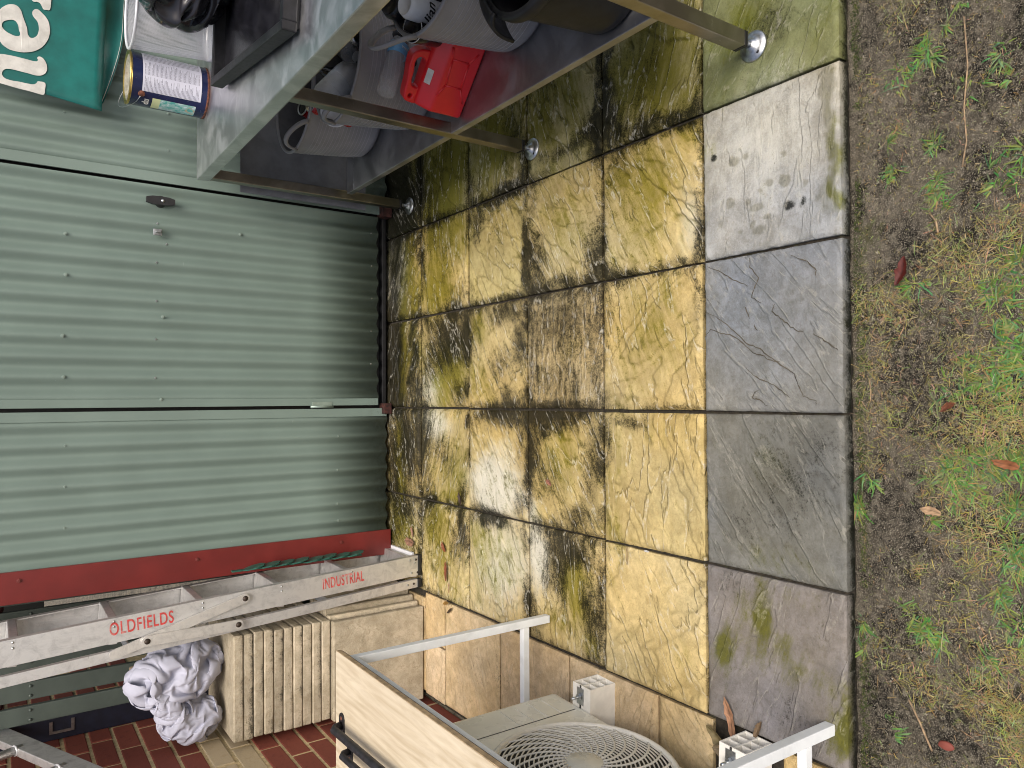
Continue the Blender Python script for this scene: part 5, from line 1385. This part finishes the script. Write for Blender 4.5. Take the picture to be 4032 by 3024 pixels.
# ---- green scalloped plastic edging between the shed corner and the ladder
ge = thing('plastic_edging', 'strip of green scalloped plastic edging between shed corner and ladder', 'edging', (-.645, 2.19, .20))
hex_ = [(.046*math.cos(R(45*i))*1.0, .030*math.sin(R(45*i))) for i in range(8)]
for k in range(8):
    b = MB(); b.prism(hex_, -.0025, .0025, Matrix.Rotation(R(79), 4, 'Y')); b.build('scallop', MT['lattice'], ge, (-.002*(k % 2), .004*(k % 3), .062*k+.03))
b = MB(); b.box((-.012, .02, .27), (.006, .02, .56)); b.build('spine', MT['lattice'], ge)
wp = thing('white_strip', 'white plastic strip lying behind the foot of the step ladder', 'strip', (-.655, 2.17, .02))
b = MB(); b.box((0, 0, 0), (.02, .22, .012), bev=.002); b.build('strip', MT['white_cap'], wp, (0, 0, -.012))

# ================================================================== grass, litter, leaves
def ribbon(vs, fs, cs, p, heading, L, w, bend, col, rise, segs=3, tipcol=None):
    d = Vector((math.cos(heading), math.sin(heading), 0)); side = Vector((-d.y, d.x, 0))
    b0 = len(vs)
    for i in range(segs+1):
        s = i/segs
        el = rise*(1-s*bend)
        c = Vector(p) + d*(L*s*math.cos(rise*.6)) + Vector((0, 0, L*s*math.sin(max(-.2, el))*.9))
        ww = w*(1-s**1.6)*.5 + .00015
        vs.append(tuple(c + side*ww)); vs.append(tuple(c - side*ww + Vector((0, 0, ww*.5))))
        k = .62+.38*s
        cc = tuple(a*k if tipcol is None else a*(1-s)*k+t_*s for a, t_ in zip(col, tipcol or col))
        cs += [cc + (1,), cc + (1,)]
        if i: fs.append((b0+2*i-2, b0+2*i-1, b0+2*i+1, b0+2*i))
def build_stuff(name, vs, fs, cs, label):
    me = bpy.data.meshes.new(name); me.from_pydata(vs, [], fs); set_col(me, 'col', cs)
    o = link(name, me, MT['grass']); tag(o, label, 'grass', kind='stuff'); return o
rg_ = random.Random(11)
GRN = [(.12, .25, .050), (.09, .21, .065), (.17, .28, .055), (.15, .25, .10), (.22, .28, .07), (.26, .27, .08)]
DRY = [(.46, .38, .16), (.36, .30, .12), (.56, .48, .23), (.30, .26, .09), (.28, .28, .07), (.42, .39, .12)]
vs, fs, cs = [], [], []
vd, fd, cd = [], [], []
for (x, y, r_, n, k) in TUFTS:
    if k == 'g':
        nsub = max(2, n//5)
        cen = [(x+rg_.gauss(0, r_*.55), y+rg_.gauss(0, r_*.5)) for _ in range(nsub)]
        for i in range(int(n*2.3)):
            c = cen[i % nsub]
            px, py = c[0]+rg_.gauss(0, .0045), c[1]+rg_.gauss(0, .0045)
            if py > -.008 and x > -.9 and abs(x+.208) > .05: py = -.012
            z = float(soil_h(px, py))
            L = rg_.uniform(.012, .042)*rg_.choice([.7, 1, 1, 1.25]); hd_ = (hash((round(c[0], 3), i % 3)) % 628)/100 + rg_.gauss(0, .5); ribbon(vs, fs, cs, (px, py, z-.002), hd_, L, rg_.uniform(.0018, .0040), rg_.uniform(.7, 1.9), tuple(q_*rg_.uniform(.6, 1.15) for q_ in rg_.choice(GRN)), rg_.uniform(.05, .95), 4)
        for i in range(n//3):
            px, py = x+rg_.gauss(0, r_*.8), y+rg_.gauss(0, r_*.7); py = min(py, -.010)
            ribbon(vd, fd, cd, (px, py, float(soil_h(px, py))+.001), rg_.uniform(0, 6.28), rg_.uniform(.006, .024), rg_.uniform(.0006, .0014), 1.0, tuple(q_*rg_.uniform(.55, 1.1) for q_ in rg_.choice(DRY)), rg_.uniform(-.05, .25), 2)
    else:
        for i in range(int(n*2.6)):
            px, py = x+rg_.gauss(0, r_*.75), y+rg_.gauss(0, r_*.7); py = min(py, -.010)
            ribbon(vd, fd, cd, (px, py, float(soil_h(px, py))+rg_.uniform(0, .006)), rg_.uniform(0, 6.28), rg_.choice([.006, .010, .014, .02, .03])*rg_.uniform(.7, 1.3), rg_.uniform(.0005, .0015), 1.0, tuple(q_*rg_.uniform(.55, 1.1) for q_ in rg_.choice(DRY)), rg_.uniform(-.05, .22), 2)
for i in range(11000):
    px, py = rg_.uniform(-1.0, 1.2), rg_.uniform(-.6, -.012)
    if fbm(np.array([px*5+3]), np.array([py*5+8]), 3)[0] < .40: continue
    ribbon(vd, fd, cd, (px, py, float(soil_h(px, py))+.0005), rg_.uniform(0, 6.28), rg_.uniform(.003, .012), rg_.uniform(.0006, .0014), 1.0, tuple(c*rg_.uniform(.6, 1.1) for c in rg_.choice(DRY)), rg_.uniform(-.05, .3), 2)
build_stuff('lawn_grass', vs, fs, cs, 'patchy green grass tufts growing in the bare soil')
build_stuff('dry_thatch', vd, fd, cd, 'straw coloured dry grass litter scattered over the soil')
# moss and grit along the foot of the paving
vm, fm, cm_ = [], [], []
for i in range(2600):
    px = rg_.uniform(-.85, 1.2); py = -.004-abs(rg_.gauss(0, .012))
    if fbm(np.array([px*7+13]), np.array([5.0]), 3)[0] < .45: continue
    z = float(soil_h(px, py)); ribbon(vm, fm, cm_, (px, py, z), rg_.uniform(0, 6.28), rg_.uniform(.003, .008), .0022, .8, rg_.choice([(.05, .075, .012), (.08, .10, .015), (.035, .05, .01)]), rg_.uniform(.2, 1.2), 2)
build_stuff('edge_moss', vm, fm, cm_, 'low dark moss growing along the foot of the paving')

# soil crumbs and grit
vk, fk, ck = [], [], []
for i in range(9000):
    px, py = rg_.uniform(-1.0, 1.2), rg_.uniform(-.6, -.010)
    z = float(soil_h(px, py)); r_ = rg_.choice([.0009, .0012, .0016, .0022, .003])*rg_.uniform(.7, 1.3)
    col = rg_.choice([(.03, .024, .018), (.05, .04, .03), (.16, .13, .09), (.36, .32, .25), (.10, .08, .055), (.02, .017, .014)])
    b0 = len(vk); a = rg_.uniform(0, 6.28)
    vk += [(px+r_*math.cos(a+k*2.09), py+r_*math.sin(a+k*2.09), z-.0003) for k in range(3)] + [(px+rg_.gauss(0, r_*.3), py, z+r_*1.1)]
    fk += [(b0, b0+1, b0+3), (b0+1, b0+2, b0+3), (b0+2, b0, b0+3)]; ck += [col+(1,)]*4
build_stuff('soil_crumbs', vk, fk, ck, 'fine crumbs and grit over the bare soil')['category'] = 'soil'

def leaf(label, loc, L, W, rotz, col, curl=.3, tilt=(0, 0), ribs=True, cat='leaf', name='fallen_leaf'):
    n, m_ = 12, 6
    vs, fs, cs = [], [], []
    for i in range(n+1):
        s = i/n; w = W*math.sin(math.pi*min(1, s*.94+.03))**.75*(1-.35*s)*random.uniform(.72, 1.12)
        off_ = W*.10*math.sin(s*4.0+L*90)
        for j in range(m_+1):
            t_ = j/m_*2-1
            x = (s-.5)*L; y = t_*w/2 + off_
            z = curl*abs(t_)**1.4*w*.5 + .10*L*curl*(s-.5)**2*4 + .03*W*math.sin(s*9+t_*2)
            vs.append((x, y, z))
            k = .50 + .40*random.random() - (.28 if abs(t_) < .05 else 0) - (.12 if ribs and int(s*24) % 2 else 0)
            cs.append(tuple(c*k for c in col) + (1,))
    for i in range(n):
        for j in range(m_): a = i*(m_+1)+j; fs.append((a, a+m_+1, a+m_+2, a+1))
    me = bpy.data.meshes.new('leaf'); me.from_pydata(vs, [], fs); set_col(me, 'col', cs)
    o = link(name, me, MT['leaf'], None, loc, (tilt[0], tilt[1], rotz), smooth=True)
    tag(o, label, cat, 'fallen leaves'); return o
leaf('small curled red brown leaf on the paver in front of the shed corner', (-.574, 1.778, .008), .05, .032, R(30), (.26, .085, .035), .6)
leaf('narrow pointed red brown leaf beside the ladder foot', (-.672, 1.765, .007), .085, .030, R(8), (.24, .075, .032), .3)
leaf('thin brown leaf sliver below the pointed leaf near the ladder foot', (-.735, 1.742, .006), .05, .010, R(-5), (.22, .07, .03), .2)
leaf('large pinkish brown leaf against the shed corner', (-.602, 2.085, .010), .085, .055, R(100), (.36, .20, .13), .35)
leaf('small pinkish leaf next to the large one by the shed corner', (-.55, 2.06, .009), .05, .025, R(10), (.34, .19, .13), .4)
leaf('small pink torn leaf on the blackened middle paver', (-.246, 1.07, .006), .034, .022, R(60), (.34, .15, .10), .3)
leaf('dark shrivelled leaf on the paver joint below the left panel', (-.36, 1.643, .008), .055, .026, R(15), (.050, .028, .018), .7)
leaf('shiny dark red leaf on the soil below the pale grey paver', (.305, -.119, -.022), .062, .030, R(160), (.11, .018, .012), .6)
leaf('small folded brown leaf in the grass below the blue grey paver', (.017, -.209, -.022), .032, .018, R(120), (.20, .07, .035), .7)
leaf('tan pointed leaf lying on bare soil below the mouldy paver', (-.196, -.171, -.024), .042, .024, R(75), (.50, .33, .19), .25)
leaf('ribbed copper leaf in the dry grass at the right of the frame', (-.09, -.312, -.020), .048, .026, R(70), (.33, .13, .055), .3)
leaf('long orange tan leaf standing in the corner by the near mounting block', (-.775, .318, .010), .105, .034, R(8), (.50, .27, .16), .25, (0, R(-6)))
leaf('curled olive leaf under the orange tan leaf by the near block', (-.835, .355, .012), .075, .04, R(70), (.24, .19, .09), .6)
leaf('grey brown dry leaf curled against the near mounting block', (-.862, .318, .018), .085, .05, R(100), (.30, .235, .15), .8)
leaf('broken brown leaf scrap on top of the near mounting block', (-.775, .232, .006), .05, .02, R(-30), (.22, .15, .09), .8)
leaf('yellow brown leaf at the joint of the border pavers', (-.803, 1.755, .012), .045, .022, R(100), (.35, .20, .05), .7)
leaf('dark brown leaf caught in the border joint', (-.83, 1.735, .006), .05, .016, R(120), (.09, .06, .035), .7)
leaf('white paint flake in the joint of the yellow pavers', (-.405, .618, -.001), .022, .007, R(95), (.75, .74, .72), .1, ribs=False, cat='flake')
def twig(label, pts, r):
    b = MB(); b.tube(pts, r, 6); o = b.build('twig', MT['twig']); tag(o, label, 'twig', 'twigs on the soil'); return o
def sp(x, y, dz=.003): return (x, y, float(soil_h(x, y))+dz)
twig('long straw coloured runner on the soil at the right', [sp(.80, -.245), sp(.70, -.25), sp(.62, -.238), sp(.55, -.245), sp(.50, -.235)], .0016)
twig('grass stalk lying on soil below the purple grey paver', [sp(-.60, -.115), sp(-.64, -.135), sp(-.69, -.162)], .0022)
twig('short bent twig below the pale grey paver', [sp(.42, -.17), sp(.40, -.185), sp(.375, -.19)], .0022)
twig('thin stick next to the paving edge', [sp(.075, -.035), sp(.05, -.04), sp(.03, -.04)], .0014)
twig('thin dark stem on a clean yellow paver', [(-.455, .69, .008), (-.43, .685, .012), (-.405, .69, .008)], .0012)
bc_ = link('brick_chip', crumple((.009, .016, .005), 77, .5, 3, 8), MT['brick_red'], None, (-.667, -.19, -.03)); tag(bc_, 'small red brick chip on the soil below the purple grey paver', 'chip')
